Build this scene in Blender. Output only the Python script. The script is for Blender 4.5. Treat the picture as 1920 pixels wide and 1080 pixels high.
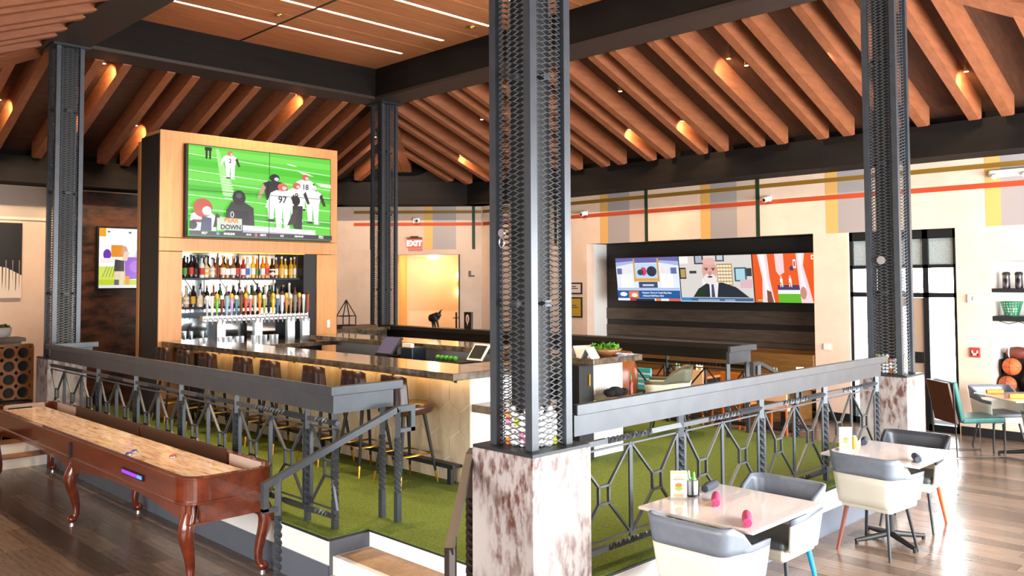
import bpy, math, random
from mathutils import Vector, Matrix
random.seed(7)
for o in list(bpy.data.objects): bpy.data.objects.remove(o)
SC = bpy.context.scene
COL = SC.collection
PI = math.pi
R = math.radians

# ------------------------------------------------------------------ camera
cam_d = bpy.data.cameras.new('camera'); cam = bpy.data.objects.new('camera', cam_d); COL.objects.link(cam)
YAW, PITCH, ROLL, FPX, CYPX = R(45.208), R(2.379), R(-0.266), 1597.3, 462.2
fw = Vector((math.cos(YAW)*math.cos(PITCH), math.sin(YAW)*math.cos(PITCH), math.sin(PITCH)))
rt = fw.cross(Vector((0, 0, 1))).normalized(); up = rt.cross(fw)
r2 = rt*math.cos(ROLL)+up*math.sin(ROLL); u2 = -rt*math.sin(ROLL)+up*math.cos(ROLL)
CAMP = Vector((0, 0, 2.24))
m = Matrix((r2, u2, -fw)).transposed().to_4x4(); m.translation = CAMP
cam.matrix_world = m
cam_d.sensor_width = 36; cam_d.lens = 36*FPX/1920; cam_d.shift_y = (CYPX-540)/1920
cam_d.clip_start = .05; cam_d.clip_end = 200
SC.camera = cam

# ------------------------------------------------------------------ world, light, exposure
W = bpy.data.worlds.new('overcast_sky'); SC.world = W; W.use_nodes = True
W.node_tree.nodes['Background'].inputs[0].default_value = (.93, .97, 1, 1)
W.node_tree.nodes['Background'].inputs[1].default_value = 2.6
SC.view_settings.view_transform = 'Standard'; SC.view_settings.look = 'None'
SC.view_settings.exposure = 0.72; SC.view_settings.gamma = 1; SC.view_settings.use_curve_mapping = False

def area(name, loc, rot, sx, sy, power, col):
    l = bpy.data.lights.new(name, 'AREA'); l.shape = 'RECTANGLE'; l.size = sx; l.size_y = sy
    l.energy = power; l.color = col
    o = bpy.data.objects.new(name, l); o.location = loc; o.rotation_euler = rot; COL.objects.link(o); return o
# daylight entering by the window bands behind and beside the camera
area('daylight_window_band', (8.6, -1.85, 1.75), (R(90), 0, 0), 9.0, 2.6, 1200, (.93, .97, 1))
area('daylight_window_side', (-1.85, 2.6, 1.75), (R(52), 0, R(-90)), 6.0, 2.2, 290, (1, .97, .94))
area('daylight_door_glazing', (13.75, 5.05, 1.6), (R(90), 0, R(90)), 1.4, 2.7, 160, (.95, .98, 1))

# ------------------------------------------------------------------ helpers
def lin(h):
    h = h.lstrip('#')
    c = [int(h[i:i+2], 16)/255 for i in (0, 2, 4)]
    return tuple(x/12.92 if x <= .04045 else ((x+.055)/1.055)**2.4 for x in c)

MATS = {}
def mat(name, col, rough=.5, metal=0, noise=None, bump=None, stretch=(1, 1, 1), emit=0, spec=None, trans=0, coat=0):
    """noise=(scale, second colour, lo, hi[, detail]); bump=(scale, strength)"""
    if name in MATS: return MATS[name]
    M = bpy.data.materials.new(name); M.use_nodes = True
    nt = M.node_tree; b = nt.nodes['Principled BSDF']
    b.inputs['Base Color'].default_value = lin(col)+(1,)
    b.inputs['Roughness'].default_value = rough; b.inputs['Metallic'].default_value = metal
    if spec is not None: b.inputs['Specular IOR Level'].default_value = spec
    if trans: b.inputs['Transmission Weight'].default_value = trans
    if coat: b.inputs['Coat Weight'].default_value = coat
    if emit:
        b.inputs['Emission Color'].default_value = lin(col)+(1,); b.inputs['Emission Strength'].default_value = emit
    if noise or bump:
        tc = nt.nodes.new('ShaderNodeTexCoord'); mp = nt.nodes.new('ShaderNodeMapping')
        mp.inputs['Scale'].default_value = stretch
        nt.links.new(tc.outputs['Object'], mp.inputs[0])
    if noise:
        n = nt.nodes.new('ShaderNodeTexNoise'); n.inputs['Scale'].default_value = noise[0]
        n.inputs['Detail'].default_value = noise[4] if len(noise) > 4 else 5
        n.inputs['Roughness'].default_value = .62
        nt.links.new(mp.outputs[0], n.inputs[0])
        r = nt.nodes.new('ShaderNodeValToRGB')
        r.color_ramp.elements[0].position = noise[2]; r.color_ramp.elements[0].color = lin(col)+(1,)
        r.color_ramp.elements[1].position = noise[3]; r.color_ramp.elements[1].color = lin(noise[1])+(1,)
        nt.links.new(n.outputs[0], r.inputs[0]); nt.links.new(r.outputs[0], b.inputs['Base Color'])
    if bump:
        n2 = nt.nodes.new('ShaderNodeTexNoise'); n2.inputs['Scale'].default_value = bump[0]; n2.inputs['Detail'].default_value = 3
        bp = nt.nodes.new('ShaderNodeBump'); bp.inputs['Strength'].default_value = bump[1]; bp.inputs['Distance'].default_value = .02
        nt.links.new(mp.outputs[0], n2.inputs[0]); nt.links.new(n2.outputs[0], bp.inputs['Height'])
        nt.links.new(bp.outputs[0], b.inputs['Normal'])
    MATS[name] = M
    return M

class MB:
    def __init__(s): s.v = []; s.f = []; s.mi = []; s.sm = []; s.cur = 0; s.smooth = False
    def add(s, vs, fs):
        k = len(s.v); s.v += [Vector(p) for p in vs]
        for f in fs: s.f.append([i+k for i in f]); s.mi.append(s.cur); s.sm.append(s.smooth)
        return s
    def box(s, x0, x1, y0, y1, z0, z1):
        return s.add([(x0, y0, z0), (x1, y0, z0), (x1, y1, z0), (x0, y1, z0), (x0, y0, z1), (x1, y0, z1), (x1, y1, z1), (x0, y1, z1)],
                     [(3, 2, 1, 0), (4, 5, 6, 7), (0, 1, 5, 4), (1, 2, 6, 5), (2, 3, 7, 6), (3, 0, 4, 7)])
    def obox(s, c, a, b, d):
        c, a, b, d = Vector(c), Vector(a), Vector(b), Vector(d)
        P = [c-a-b-d, c+a-b-d, c+a+b-d, c-a+b-d, c-a-b+d, c+a-b+d, c+a+b+d, c-a+b+d]
        return s.add(P, [(3, 2, 1, 0), (4, 5, 6, 7), (0, 1, 5, 4), (1, 2, 6, 5), (2, 3, 7, 6), (3, 0, 4, 7)])
    def bar(s, p0, p1, w, h=None, upv=(0, 0, 1)):
        p0, p1 = Vector(p0), Vector(p1); h = h or w; d = (p1-p0); L = d.length; d.normalize()
        u = Vector(upv)
        if abs(d.dot(u)) > .98: u = Vector((1, 0, 0))
        a = d.cross(u).normalized(); b = a.cross(d).normalized()
        return s.obox((p0+p1)/2, d*L/2, a*w/2, b*h/2)
    def tube(s, pts, r, n=8, cap=True, closed=False):
        pts = [Vector(p) for p in pts]; N = len(pts); rr = r if isinstance(r, (list, tuple)) else [r]*N
        vs = []; prev = None
        for i, p in enumerate(pts):
            if closed: d = (pts[(i+1) % N]-pts[i-1])
            else: d = pts[min(i+1, N-1)]-pts[max(i-1, 0)]
            d.normalize()
            if prev is None:
                u = Vector((0, 0, 1)) if abs(d.z) < .9 else Vector((1, 0, 0))
                a = d.cross(u).normalized()
            else:
                a = (prev-d*prev.dot(d)).normalized()
            prev = a; b = d.cross(a)
            for k in range(n):
                t = 2*PI*k/n; vs.append(p+(a*math.cos(t)+b*math.sin(t))*rr[i])
        fs = []
        for i in range(N if closed else N-1):
            j = (i+1) % N
            for k in range(n): fs.append((i*n+k, i*n+(k+1) % n, j*n+(k+1) % n, j*n+k))
        sm = s.smooth; s.smooth = True if n > 5 else sm; s.add(vs, fs); s.smooth = sm
        if cap and not closed:
            s.add([vs[k] for k in range(n)], [tuple(reversed(range(n)))]); s.add([vs[(N-1)*n+k] for k in range(n)], [tuple(range(n))])
        return s
    def lathe(s, prof, n=16, c=(0, 0, 0), sm=True):
        vs = []; fs = []
        for r, z in prof:
            for k in range(n): vs.append((c[0]+r*math.cos(2*PI*k/n), c[1]+r*math.sin(2*PI*k/n), c[2]+z))
        for i in range(len(prof)-1):
            for k in range(n): fs.append((i*n+k, i*n+(k+1) % n, (i+1)*n+(k+1) % n, (i+1)*n+k))
        o = s.smooth; s.smooth = sm; s.add(vs, fs); s.smooth = o
        s.add(vs[:n], [tuple(reversed(range(n)))]); s.add(vs[-n:], [tuple(range(n))])
        return s
    def extr(s, poly, vec):
        poly = [Vector(p) for p in poly]; vec = Vector(vec); n = len(poly)
        vs = poly+[p+vec for p in poly]
        fs = [tuple(reversed(range(n))), tuple(range(n, 2*n))]+[(i, (i+1) % n, n+(i+1) % n, n+i) for i in range(n)]
        return s.add(vs, fs)
    def twist(s, p0, p1, w, t0, t1, turns):
        """square bar, twisted between the fractions t0 and t1 of its length"""
        p0, p1 = Vector(p0), Vector(p1); d = (p1-p0); L = d.length; dn = d.normalized()
        u = Vector((0, 0, 1)) if abs(dn.z) < .9 else Vector((1, 0, 0))
        a = dn.cross(u).normalized(); b = a.cross(dn)
        N = max(8, int(turns*10)); st = [(0, 0)]+[(t0+(t1-t0)*i/N, turns*2*PI*i/N) for i in range(N+1)]+[(1, turns*2*PI)]
        vs = []
        for t, an in st:
            tw = w*.7071*(1.0 if t0 <= t <= t1 else 1)
            for k in range(4):
                q = an+PI/4+k*PI/2; vs.append(p0+d*t+(a*math.cos(q)+b*math.sin(q))*tw)
        fs = []
        for i in range(len(st)-1):
            for k in range(4): fs.append((i*4+k, i*4+(k+1) % 4, (i+1)*4+(k+1) % 4, (i+1)*4+k))
        fs += [(3, 2, 1, 0), tuple(len(vs)-4+k for k in range(4))]
        return s.add(vs, fs)
    def ball(s, c, r, n=10, sz=1):
        c = Vector(c); prof = []
        for i in range(n//2+1):
            t = -PI/2+PI*i/(n//2); prof.append((max(r*math.cos(t), 1e-4), r*sz*math.sin(t)))
        return s.lathe(prof, n, c)
    def mesh(s, name, mats, M=None):
        me = bpy.data.meshes.new(name)
        vs = [M @ p for p in s.v] if M else s.v
        me.from_pydata([tuple(p) for p in vs], [], s.f)
        for mm in (mats if isinstance(mats, (list, tuple)) else [mats]): me.materials.append(mm)
        me.polygons.foreach_set('material_index', s.mi); me.polygons.foreach_set('use_smooth', s.sm)
        me.update()
        return me

ROOTM = {}
def thing(name, label, cat, loc=(0, 0, 0), rotz=0, group=None, kind=None):
    o = bpy.data.objects.new(name, None); COL.objects.link(o); o.empty_display_size = .1
    o.location = loc; o.rotation_euler = (0, 0, rotz)
    if label: o['label'] = label
    if cat: o['category'] = cat
    if group: o['group'] = group
    if kind: o['kind'] = kind
    ROOTM[o.name] = (Matrix.Translation(loc) @ Matrix.Rotation(rotz, 4, 'Z')).inverted()
    return o
def rootinv(o):
    while o.parent: o = o.parent
    return ROOTM.get(o.name, Matrix())
def link(me, name, parent=None, loc=None, bevel=0, label=None, rot=None):
    o = bpy.data.objects.new(name, me); COL.objects.link(o)
    if parent: o.parent = parent
    if loc is not None: o.location = loc
    if rot is not None: o.rotation_euler = rot
    if label: o['label'] = label
    if bevel:
        bv = o.modifiers.new('bevel', 'BEVEL'); bv.width = bevel; bv.segments = 2; bv.limit_method = 'ANGLE'; bv.angle_limit = R(40)
    return o
def part(mb, name, mats, parent, local=False, bevel=0, label=None):
    """world coordinates unless local"""
    return link(mb.mesh(name, mats, None if local else rootinv(parent)), name, parent, bevel=bevel, label=label)
def solo(mb, name, mats, label=None, cat=None, group=None, kind=None, bevel=0):
    lo = [min(p[i] for p in mb.v) for i in range(3)]; hi = [max(p[i] for p in mb.v) for i in range(3)]
    b = Vector(((lo[0]+hi[0])/2, (lo[1]+hi[1])/2, lo[2])); M = Matrix.Translation(-b)
    o = link(mb.mesh(name, mats, M), name, None, b, bevel); ROOTM[o.name] = M
    if label: o['label'] = label
    if cat: o['category'] = cat
    if group: o['group'] = group
    if kind: o['kind'] = kind
    return o
def struct(mb, name, mats, label=None, bevel=0, kind='structure'):
    return solo(mb, name, mats, label, None, None, kind, bevel)
def dup(root, loc, rotz=0, label=None, group=None):
    r = root.copy(); COL.objects.link(r); r.location = loc; r.rotation_euler = (0, 0, rotz)
    if label: r['label'] = label
    if group: r['group'] = group
    ROOTM[r.name] = (Matrix.Translation(loc) @ Matrix.Rotation(rotz, 4, 'Z')).inverted()
    for ch in root.children:
        c = ch.copy(); COL.objects.link(c); c.parent = r
        for g in ch.children:
            d = g.copy(); COL.objects.link(d); d.parent = c
    return r
def smoothmesh(me):
    me.polygons.foreach_set('use_smooth', [True]*len(me.polygons))
ORD = 'first second third fourth fifth sixth seventh eighth ninth tenth eleventh twelfth thirteenth fourteenth fifteenth sixteenth seventeenth eighteenth nineteenth twentieth twenty-first twenty-second twenty-third twenty-fourth twenty-fifth twenty-sixth'.split()
def proj(p):
    q = Vector(p)-CAMP; z = q.dot(fw)
    if z < .05: return None
    return (960+FPX*q.dot(r2)/z, CYPX-FPX*q.dot(u2)/z, z)

def textmesh(txt, size, bold=0):
    c = bpy.data.curves.new('t', 'FONT'); c.body = txt; c.size = size; c.align_x = 'CENTER'; c.align_y = 'CENTER'; c.offset = bold
    o = bpy.data.objects.new('t', c); COL.objects.link(o)
    dg = bpy.context.evaluated_depsgraph_get(); me = bpy.data.meshes.new_from_object(o.evaluated_get(dg))
    vs = [tuple(v.co) for v in me.vertices]; fs = [tuple(p.vertices) for p in me.polygons]
    bpy.data.objects.remove(o); bpy.data.curves.remove(c); bpy.data.meshes.remove(me)
    return vs, fs

class Pic:
    """flat picture drawn as coloured polygons on a plane: o = lower left corner, u/v = unit axes, metres"""
    def __init__(s, o, u, v, w, h): s.o = Vector(o); s.u = Vector(u); s.v = Vector(v); s.n = s.u.cross(s.v); s.w = w; s.h = h; s.V = []; s.F = []; s.C = []; s.k = 0
    def P(s, x, y): return s.o+s.u*(x*s.w)+s.v*(y*s.h)+s.n*(.0005*s.k)
    def poly(s, pts, col):
        s.k += 1; b = len(s.V); s.V += [s.P(max(0, min(1, x)), max(0, min(1, y))) for x, y in pts]; s.F.append(tuple(range(b, len(s.V)))); s.C.append(lin(col)); return s
    def rect(s, x0, y0, x1, y1, col): return s.poly([(x0, y0), (x1, y0), (x1, y1), (x0, y1)], col)
    def ell(s, x, y, rx, ry, col, n=14): return s.poly([(x+rx*math.cos(2*PI*i/n), y+ry*math.sin(2*PI*i/n)) for i in range(n)], col)
    def line(s, x0, y0, x1, y1, t, col):
        dx, dy = (x1-x0)*s.w, (y1-y0)*s.h; L = math.hypot(dx, dy) or 1; nx, ny = -dy/L*t/2, dx/L*t/2
        return s.poly([(x0+nx, y0+ny*s.w/s.h), (x1+nx, y1+ny*s.w/s.h), (x1-nx, y1-ny*s.w/s.h), (x0-nx, y0-ny*s.w/s.h)], col)
    def text(s, t, x, y, size, col, bold=0):
        s.k += 1; vs, fs = textmesh(t, size*s.h, bold*s.h); b = len(s.V)
        s.V += [s.P(x, y)+s.u*a[0]+s.v*a[1] for a in vs]; s.F += [tuple(i+b for i in f) for f in fs]; s.C += [lin(col)]*len(fs); return s
    def build(s, name, material, parent, label=None):
        me = bpy.data.meshes.new(name); M = rootinv(parent)
        me.from_pydata([tuple(M @ p) for p in s.V], [], s.F)
        ca = me.color_attributes.new('Col', 'FLOAT_COLOR', 'CORNER'); i = 0; dat = []
        for p, c in zip(me.polygons, s.C): dat += list(c+(1,))*p.loop_total
        ca.data.foreach_set('color', dat)
        me.materials.append(material); me.update()
        return link(me, name, parent, label=label)
def colmat(name, strength, rough=.5):
    M = bpy.data.materials.new(name); M.use_nodes = True; nt = M.node_tree; b = nt.nodes['Principled BSDF']
    a = nt.nodes.new('ShaderNodeAttribute'); a.attribute_name = 'Col'
    b.inputs['Roughness'].default_value = rough
    if strength:
        nt.links.new(a.outputs['Color'], b.inputs['Emission Color']); b.inputs['Emission Strength'].default_value = strength
        b.inputs['Base Color'].default_value = (.01, .01, .01, 1)
    else: nt.links.new(a.outputs['Color'], b.inputs['Base Color'])
    return M
SCREEN = colmat('lit_screen', .68, .25); PRINT = colmat('printed_card', 0)

# ------------------------------------------------------------------ materials
steel = mat('grey_painted_steel', '#454a50', .36, .3, noise=(6, '#3a3f44', .3, .7))
steel_d = mat('dark_painted_steel', '#2a2d31', .45, .3)
beamw = mat('black_brown_beam', '#0f0c0a', .75, 0, noise=(3, '#1a130e', .35, .7), stretch=(.3, .3, 3), spec=.2)
rafterw = mat('orange_stained_rafter', '#9c5d3a', .6, 0, noise=(5, '#834a2b', .3, .7), stretch=(.6, 3, 3), bump=(30, .08))
deckw = mat('brown_roof_deck', '#553018', .75, 0, noise=(4, '#3c200f', .3, .7), stretch=(1, 6, 1))
cofferw = mat('coffer_wood', '#c07c50', .55, 0, noise=(3, '#a0613b', .3, .7), stretch=(.5, 5, 1))
black = mat('matte_black', '#121212', .55)
cream = mat('cream_plaster', '#ebd0ba', .7, 0, noise=(2, '#e3c4aa', .35, .7))
white = mat('white_paint', '#ece8e2', .5)
greyskirt = mat('grey_base_paint', '#5d636e', .45)
unitw = mat('honey_maple_veneer', '#d59a5e', .42, 0, noise=(4, '#c4854a', .3, .75), stretch=(5, 5, .4))
stone = mat('brown_granite', '#7b6a55', .12, 0, noise=(9, '#3b332b', .35, .65, 8), coat=.4)
stonee = mat('honed_granite_edge', '#9c8c78', .3, 0, noise=(9, '#6a5a48', .35, .7, 8))
brass = mat('brushed_brass', '#d9a441', .28, .9)
chrome = mat('brushed_stainless', '#c9ccd0', .25, .85)
leather = mat('dark_brown_leather', '#2e1b17', .35, 0, noise=(14, '#3c231d', .35, .7), bump=(60, .1))
leather_t = mat('tan_leather_seat', '#4a2a1c', .22, 0, noise=(14, '#3c2218', .35, .7))
mahog = mat('polished_mahogany', '#742f16', .18, 0, noise=(4, '#4b1c0d', .3, .75), stretch=(3, .5, 3), coat=.5)
maple = mat('maple_playfield', '#f7d9bb', .2, 0, noise=(8, '#b5602c', .46, .72, 10), stretch=(5, .6, 1), coat=.4)
glass = mat('clear_glass', '#f2f6f6', .02, 0, trans=1)

# ================================================================== STRUCTURE
PX0, PX1, PY0, PY1, PZ = 3.45, 9.46, 3.46, 13.45, .40       # raised bar platform
# ---- floor with planks
mb = MB().box(-2.2, 14.6, -2.2, 19.0, -.12, -.012)
floor = struct(mb, 'floor', mat('subfloor', '#2b211b', .6), 'dark brown plank floor')
plankm = [mat('plank_oak_a', '#7b6656', .22, 0, noise=(6, '#58463a', .3, .75, 6), stretch=(5, .5, 1), bump=(25, .04)),
          mat('plank_oak_b', '#6a5648', .22, 0, noise=(6, '#4e3e33', .3, .75, 6), stretch=(5, .5, 1), bump=(25, .04)),
          mat('plank_oak_c', '#8c7564', .22, 0, noise=(6, '#675343', .3, .75, 6), stretch=(5, .5, 1), bump=(25, .04))]
PW, PL = .185, 1.32
cands = []
x = -2.0; row = 0
while x < 13.3:
    y = -2.0-((row*.47) % 1)*PL
    while y < 16.8:
        ya, yb = max(y, -2.0), min(y+PL, 16.8)
        cx, cy = x+PW/2, (ya+yb)/2
        inside = PX0+.05 < cx < PX1-.1 and ya > PY0+.05 and yb < PY1-.1
        land = cx < PX0 and ya > 12.4
        if not inside and not land and yb-ya > .1: cands.append((x, ya, yb, row))
        y += PL
    x += PW; row += 1
def vis(c):
    b = None
    for yy in (c[1], (c[1]+c[2])/2, c[2]):
        p = proj((c[0]+PW/2, yy, 0))
        if p and -20 < p[0] < 1940 and 560 < p[1] < 1100: b = p[2] if b is None else min(b, p[2])
    # hidden behind the platform block
    if b is not None and c[0] > 9.4 and c[1] > 8: b += 6
    return b
sc_ = sorted([(vis(c), c) for c in cands if vis(c) is not None])
near = [c for d, c in sc_[:290]]; nears = set(near)
pm = {}
for c in near:
    key = (round(c[2]-c[1], 3), random.randrange(3))
    if key not in pm:
        pm[key] = MB().box(.0015, PW-.0015, .0015, key[0]-.0015, -.012, 0).mesh('plank', plankm[key[1]])
    link(pm[key], 'plank', floor, Vector((c[0], c[1], 0))-floor.location)
mb = MB()
for c in cands:
    if c in nears: continue
    mb.cur = random.randrange(3); mb.box(c[0]+.0015, c[0]+PW-.0015, c[1]+.0015, c[2]-.0015, -.012, 0)
o = link(mb.mesh('planks', plankm, Matrix.Translation(-floor.location)), 'planks', floor); o['kind'] = 'stuff'

# ---- raised platform
NX, NY0, NY1 = 3.79, 3.95, 5.36                               # notch for the corner steps
def ring(x0, x1, y0, y1):
    return [(x0, y0), (x1, y0), (x1, y1), (x0, y1), (x0, NY1), (NX, NY1), (NX, NY0), (x0, NY0)]
def prismxy(mb, pl, z0, z1): return mb.extr([(a, b, z0) for a, b in pl], (0, 0, z1-z0))
platform = struct(prismxy(MB(), ring(PX0, PX1, PY0, PY1), .20, .375), 'platform', mat('white_fascia', '#f0eeea', .45), 'white fronted raised bar platform')
part(prismxy(MB(), ring(PX0-.012, PX1+.012, PY0-.012, PY1+.012), 0, .20), 'base_band', greyskirt, platform)
part(prismxy(MB(), ring(PX0-.012, PX1+.012, PY0-.012, PY1+.012), .375, .39), 'edge_trim', steel_d, platform)
part(MB().box(PX0-.002, NX, NY1-.014, NY1-.001, .0, .375), 'notch_panel', greyskirt, platform)
turfm = mat('artificial_turf', '#86964a', .9, 0, noise=(60, '#5b6c2a', .28, .72, 9), bump=(160, .9), spec=.1)
turf = solo(prismxy(MB(), ring(PX0-.004, PX1, PY0-.004, PY1), .39, .402), 'turf', turfm, 'green artificial turf covering the raised bar platform', None, kind='stuff')
treadm = mat('tan_stair_tread', '#a98b70', .7, 0, noise=(20, '#957556', .35, .7))
st = struct(MB().box(PX0+.02, NX, NY0, NY1-.015, 0, .267), 'step', white, 'white upper corner step beside the handrail')
part(MB().box(PX0+.06, NX, NY0+.01, NY1-.03, .267, .269), 'tread', treadm, st)
st = struct(MB().box(PX0-.32, PX0+.02, NY0, NY1-.015, 0, .133), 'step', white, 'white lower corner step beside the handrail')
part(MB().box(PX0-.28, PX0+.02, NY0+.01, NY1-.03, .133, .135), 'tread', treadm, st)
# steps and landing at the far left
landm = mat('amber_landing_floor', '#a8742c', .35, 0, noise=(6, '#8a5b1e', .3, .7), stretch=(5, .5, 1))
struct(MB().box(-2.0, PX0-.02, 12.3, 16.9, 0, .40), 'landing', landm, 'amber wood landing at the top of the far steps')
for i, (yy, zz) in enumerate(((11.7, .133), (12.0, .267), (12.3, .39))):
    st = struct(MB().box(1.9, PX0-.02, yy, yy+(.3 if i < 2 else .02), 0, zz-.012), 'step', white, 'white riser step below the far landing')
    if i < 2: part(MB().box(1.9, PX0-.02, yy-.01, yy+.3, zz-.012, zz), 'tread', mat('oak_tread', '#8a5a36', .5), st)

# ---- walls
XW, YW, EZ = 13.35, 16.85, 3.99
T = .22
wr = struct(MB(), 'wall_right', cream) if False else None
mb = MB()
def wallR(y0, y1, z0, z1): mb.box(XW, XW+T, y0, y1, z0, z1)
wallR(11.28, 14.5, 0, 4.6); wallR(6.43, 11.28, 3.01, 4.6); wallR(5.85, 6.43, 0, 4.6)
wallR(4.26, 5.85, 3.0, 4.6); wallR(3.80, 4.26, 0, 4.6); wallR(2.2, 3.8, 2.5, 4.6); wallR(2.2, 3.8, 0, .45); wallR(-2.0, 2.2, 0, 4.6)
wall_r = struct(mb, 'wall_right', cream, 'cream wall with TV recess, door and ball niche')
part(MB().box(XW-.012, XW, 3.55, 4.24, 0, .13).box(XW-.012, XW, 5.87, 6.4, 0, .13).box(XW-.012, XW, -2, 3.55, 0, .13), 'baseboard', black, wall_r)
# painted plaid band on the upper wall
pk = {'gold': mat('gold_band_paint', '#8a6416', .6), 'red': mat('rust_red_band_paint', '#b8441c', .6), 'green': mat('dark_green_band_paint', '#12331f', .6),
      'ochre': mat('ochre_band_paint', '#dcab62', .65), 'gray': mat('grey_band_paint', '#a39a97', .65), 'taupe': mat('taupe_band_paint', '#cbb4a2', .65), 'tan': mat('tan_band_paint', '#c08a4a', .65)}
def plaid(parent, f, s0, s1, greens, zb=3.0):
    """f(s, depth) -> xy on the wall; stripes run along s"""
    def strip(a, b, z0, z1, k, d):
        a, b = max(a, s0), min(b, s1)
        if b-a < .01: return
        p = [f(a, 0), f(b, 0), f(b, d), f(a, d)]
        part(MB().extr([(q[0], q[1], z0) for q in p], (0, 0, z1-z0)), 'painted_stripe', pk[k], parent)
    for g in greens:
        strip(g+.945, g+1.145, zb, EZ, 'ochre', .003); strip(g+.405, g+.945, zb, EZ, 'gray', .003); strip(g, g+.405, zb, EZ, 'taupe', .003)
    strip(s0, s1, 3.83, 3.90, 'gold', .005); strip(s0, s1, 3.545, 3.62, 'red', .007)
    for g in greens: strip(g-.035, g+.035, zb, EZ, 'green', .009)
plaid(wall_r, lambda s, d: (XW-d, s), -1.9, 14.4, [12.13, 9.775, 7.417, 5.06, 2.70, .34])
# TV recess lined with dark boards
boardb = mat('charred_board', '#191715', .6, 0, noise=(6, '#24201c', .3, .7), stretch=(1, .4, 6))
boardg = mat('weathered_brown_board', '#574a3f', .6, 0, noise=(6, '#3a3028', .3, .7), stretch=(1, .4, 6))
boardo = mat('amber_board', '#8a5f2c', .55, 0, noise=(6, '#6f4a1f', .3, .7), stretch=(1, .4, 6))
rc = struct(MB().box(14.02, 14.12, 6.3, 11.5, 0, 3.2).box(XW+T, 14.02, 11.28, 11.4, 0, 3.1), 'wall_recess', white, 'white sided TV recess lined with dark boards')
part(MB().box(XW+T, 14.02, 6.32, 6.43, 0, 3.1), 'side_panel', cream, rc)
part(MB().box(XW+T, 14.02, 6.32, 11.4, 3.01, 3.1), 'top_panel', boardb, rc)
part(MB().box(14.005, 14.02, 6.43, 11.28, 0, 3.01), 'backing_panel', boardb, rc)
for z0, z1, mm in ((.0, .34, boardo), (.34, .69, boardo), (.69, 1.04, boardo), (1.04, 1.14, boardg), (1.14, 1.36, boardg), (1.36, 1.46, boardb), (1.46, 1.70, boardg), (1.70, 1.95, boardb), (1.95, 2.2, boardb), (2.2, 2.5, boardb), (2.5, 2.79, boardb), (2.79, 3.01, boardb)):
    dd = .045 if mm is not boardb else .025
    part(MB().box(14.02-dd, 14.02, 6.43, 11.28, z0+.004, z1-.004), 'wall_board', mm, rc)
# ball niche
nc = struct(MB().box(XW+.5, XW+.56, 2.1, 3.9, .4, 2.6).box(XW+T, XW+.5, 3.8, 3.86, .45, 2.5).box(XW+T, XW+.5, 2.14, 2.2, .45, 2.5).box(XW+T, XW+.5, 2.14, 3.86, 2.5, 2.56).box(XW+T, XW+.5, 2.14, 3.86, .39, .45), 'wall_niche', mat('pale_grey_plaster', '#d8d4ce', .7), 'pale shelf niche in the cream wall')
# window glazing and door in the right wall
darkfr = mat('black_aluminium', '#17191b', .4, .3)
win = thing('window_1', 'black framed glazing beside the glass door', None, (XW+.1, 5.05, 0), kind='structure')
mb = MB()
for y0, y1 in ((4.26, 4.31), (4.66, 4.74), (5.42, 5.50), (5.80, 5.85)): mb.box(XW+.04, XW+.16, y0, y1, 0, 3.0)
for z0, z1 in ((2.86, 3.0), (2.42, 2.47), (1.98, 2.05)): mb.box(XW+.04, XW+.16, 4.26, 5.85, z0, z1)
mb.box(XW+.04, XW+.16, 4.26, 4.7, 0, .1).box(XW+.04, XW+.16, 5.46, 5.85, 0, .1)
part(mb, 'window_frame', darkfr, win)
frost = mat('frosted_transom_glass', '#a9b4b4', .5, 0, noise=(40, '#8d9a9a', .3, .7))
for y0, y1 in ((4.31, 4.66), (4.74, 5.42), (5.5, 5.8)):
    part(MB().box(XW+.09, XW+.10, y0, y1, 2.47, 2.86), 'blind_panel', frost, win)
    part(MB().box(XW+.095, XW+.10, y0, y1, 2.05, 2.42), 'pane', glass, win)
for y0, y1 in ((4.31, 4.66), (5.5, 5.8)): part(MB().box(XW+.095, XW+.10, y0, y1, .1, 1.98), 'pane', glass, win)
dtan = mat('tan_painted_door', '#a98f78', .5)
door = thing('door_1', 'glass door with tan frame and panic bar', None, (XW+.1, 5.08, 0), kind='structure')
part(MB().box(XW+.07, XW+.12, 4.745, 4.90, .0, 1.97).box(XW+.07, XW+.12, 5.26, 5.415, .0, 1.97).box(XW+.07, XW+.12, 4.9, 5.26, 1.84, 1.97).box(XW+.07, XW+.12, 4.9, 5.26, 0, .25), 'door_frame', dtan, door)
part(MB().box(XW+.09, XW+.095, 4.9, 5.26, .25, 1.84), 'pane', glass, door)
part(MB().box(XW+.0, XW+.07, 4.76, 4.86, 1.0, 1.16).box(XW+.03, XW+.05, 4.86, 5.35, 1.05, 1.1), 'panic_bar', darkfr, door)
# diagonal wall with lit corridor
q = math.sqrt(.5)
def DG(t, d=0): return (XW-t*q-d*q, 14.45+t*q-d*q)            # t along the wall, d towards the room
def dprism(mb, t0, t1, d0, d1, z0, z1):
    p = [DG(t0, d0), DG(t1, d0), DG(t1, d1), DG(t0, d1)]
    return mb.extr([(a[0], a[1], z0) for a in p], (0, 0, z1-z0))
mb = MB(); dprism(mb, -.2, .5, -T, 0, 0, 4.7); dprism(mb, .5, 2.02, -T, 0, 2.88, 4.7); dprism(mb, 2.02, 3.5, -T, 0, 0, 4.7)
wall_d = struct(mb, 'wall_diagonal', mat('taupe_plaster', '#cfb7a4', .7, 0, noise=(2, '#c2a893', .35, .7)), 'taupe angled wall around the lit corridor')
plaid(wall_d, lambda s, d: DG(s, d), 0, 2.95, [.18, 2.54])
part(dprism(MB(), .5, .53, -T, .02, 0, 2.88), 'door_jamb', black, wall_d)
yel = mat('amber_corridor_wall', '#e8b060', .6)
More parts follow.
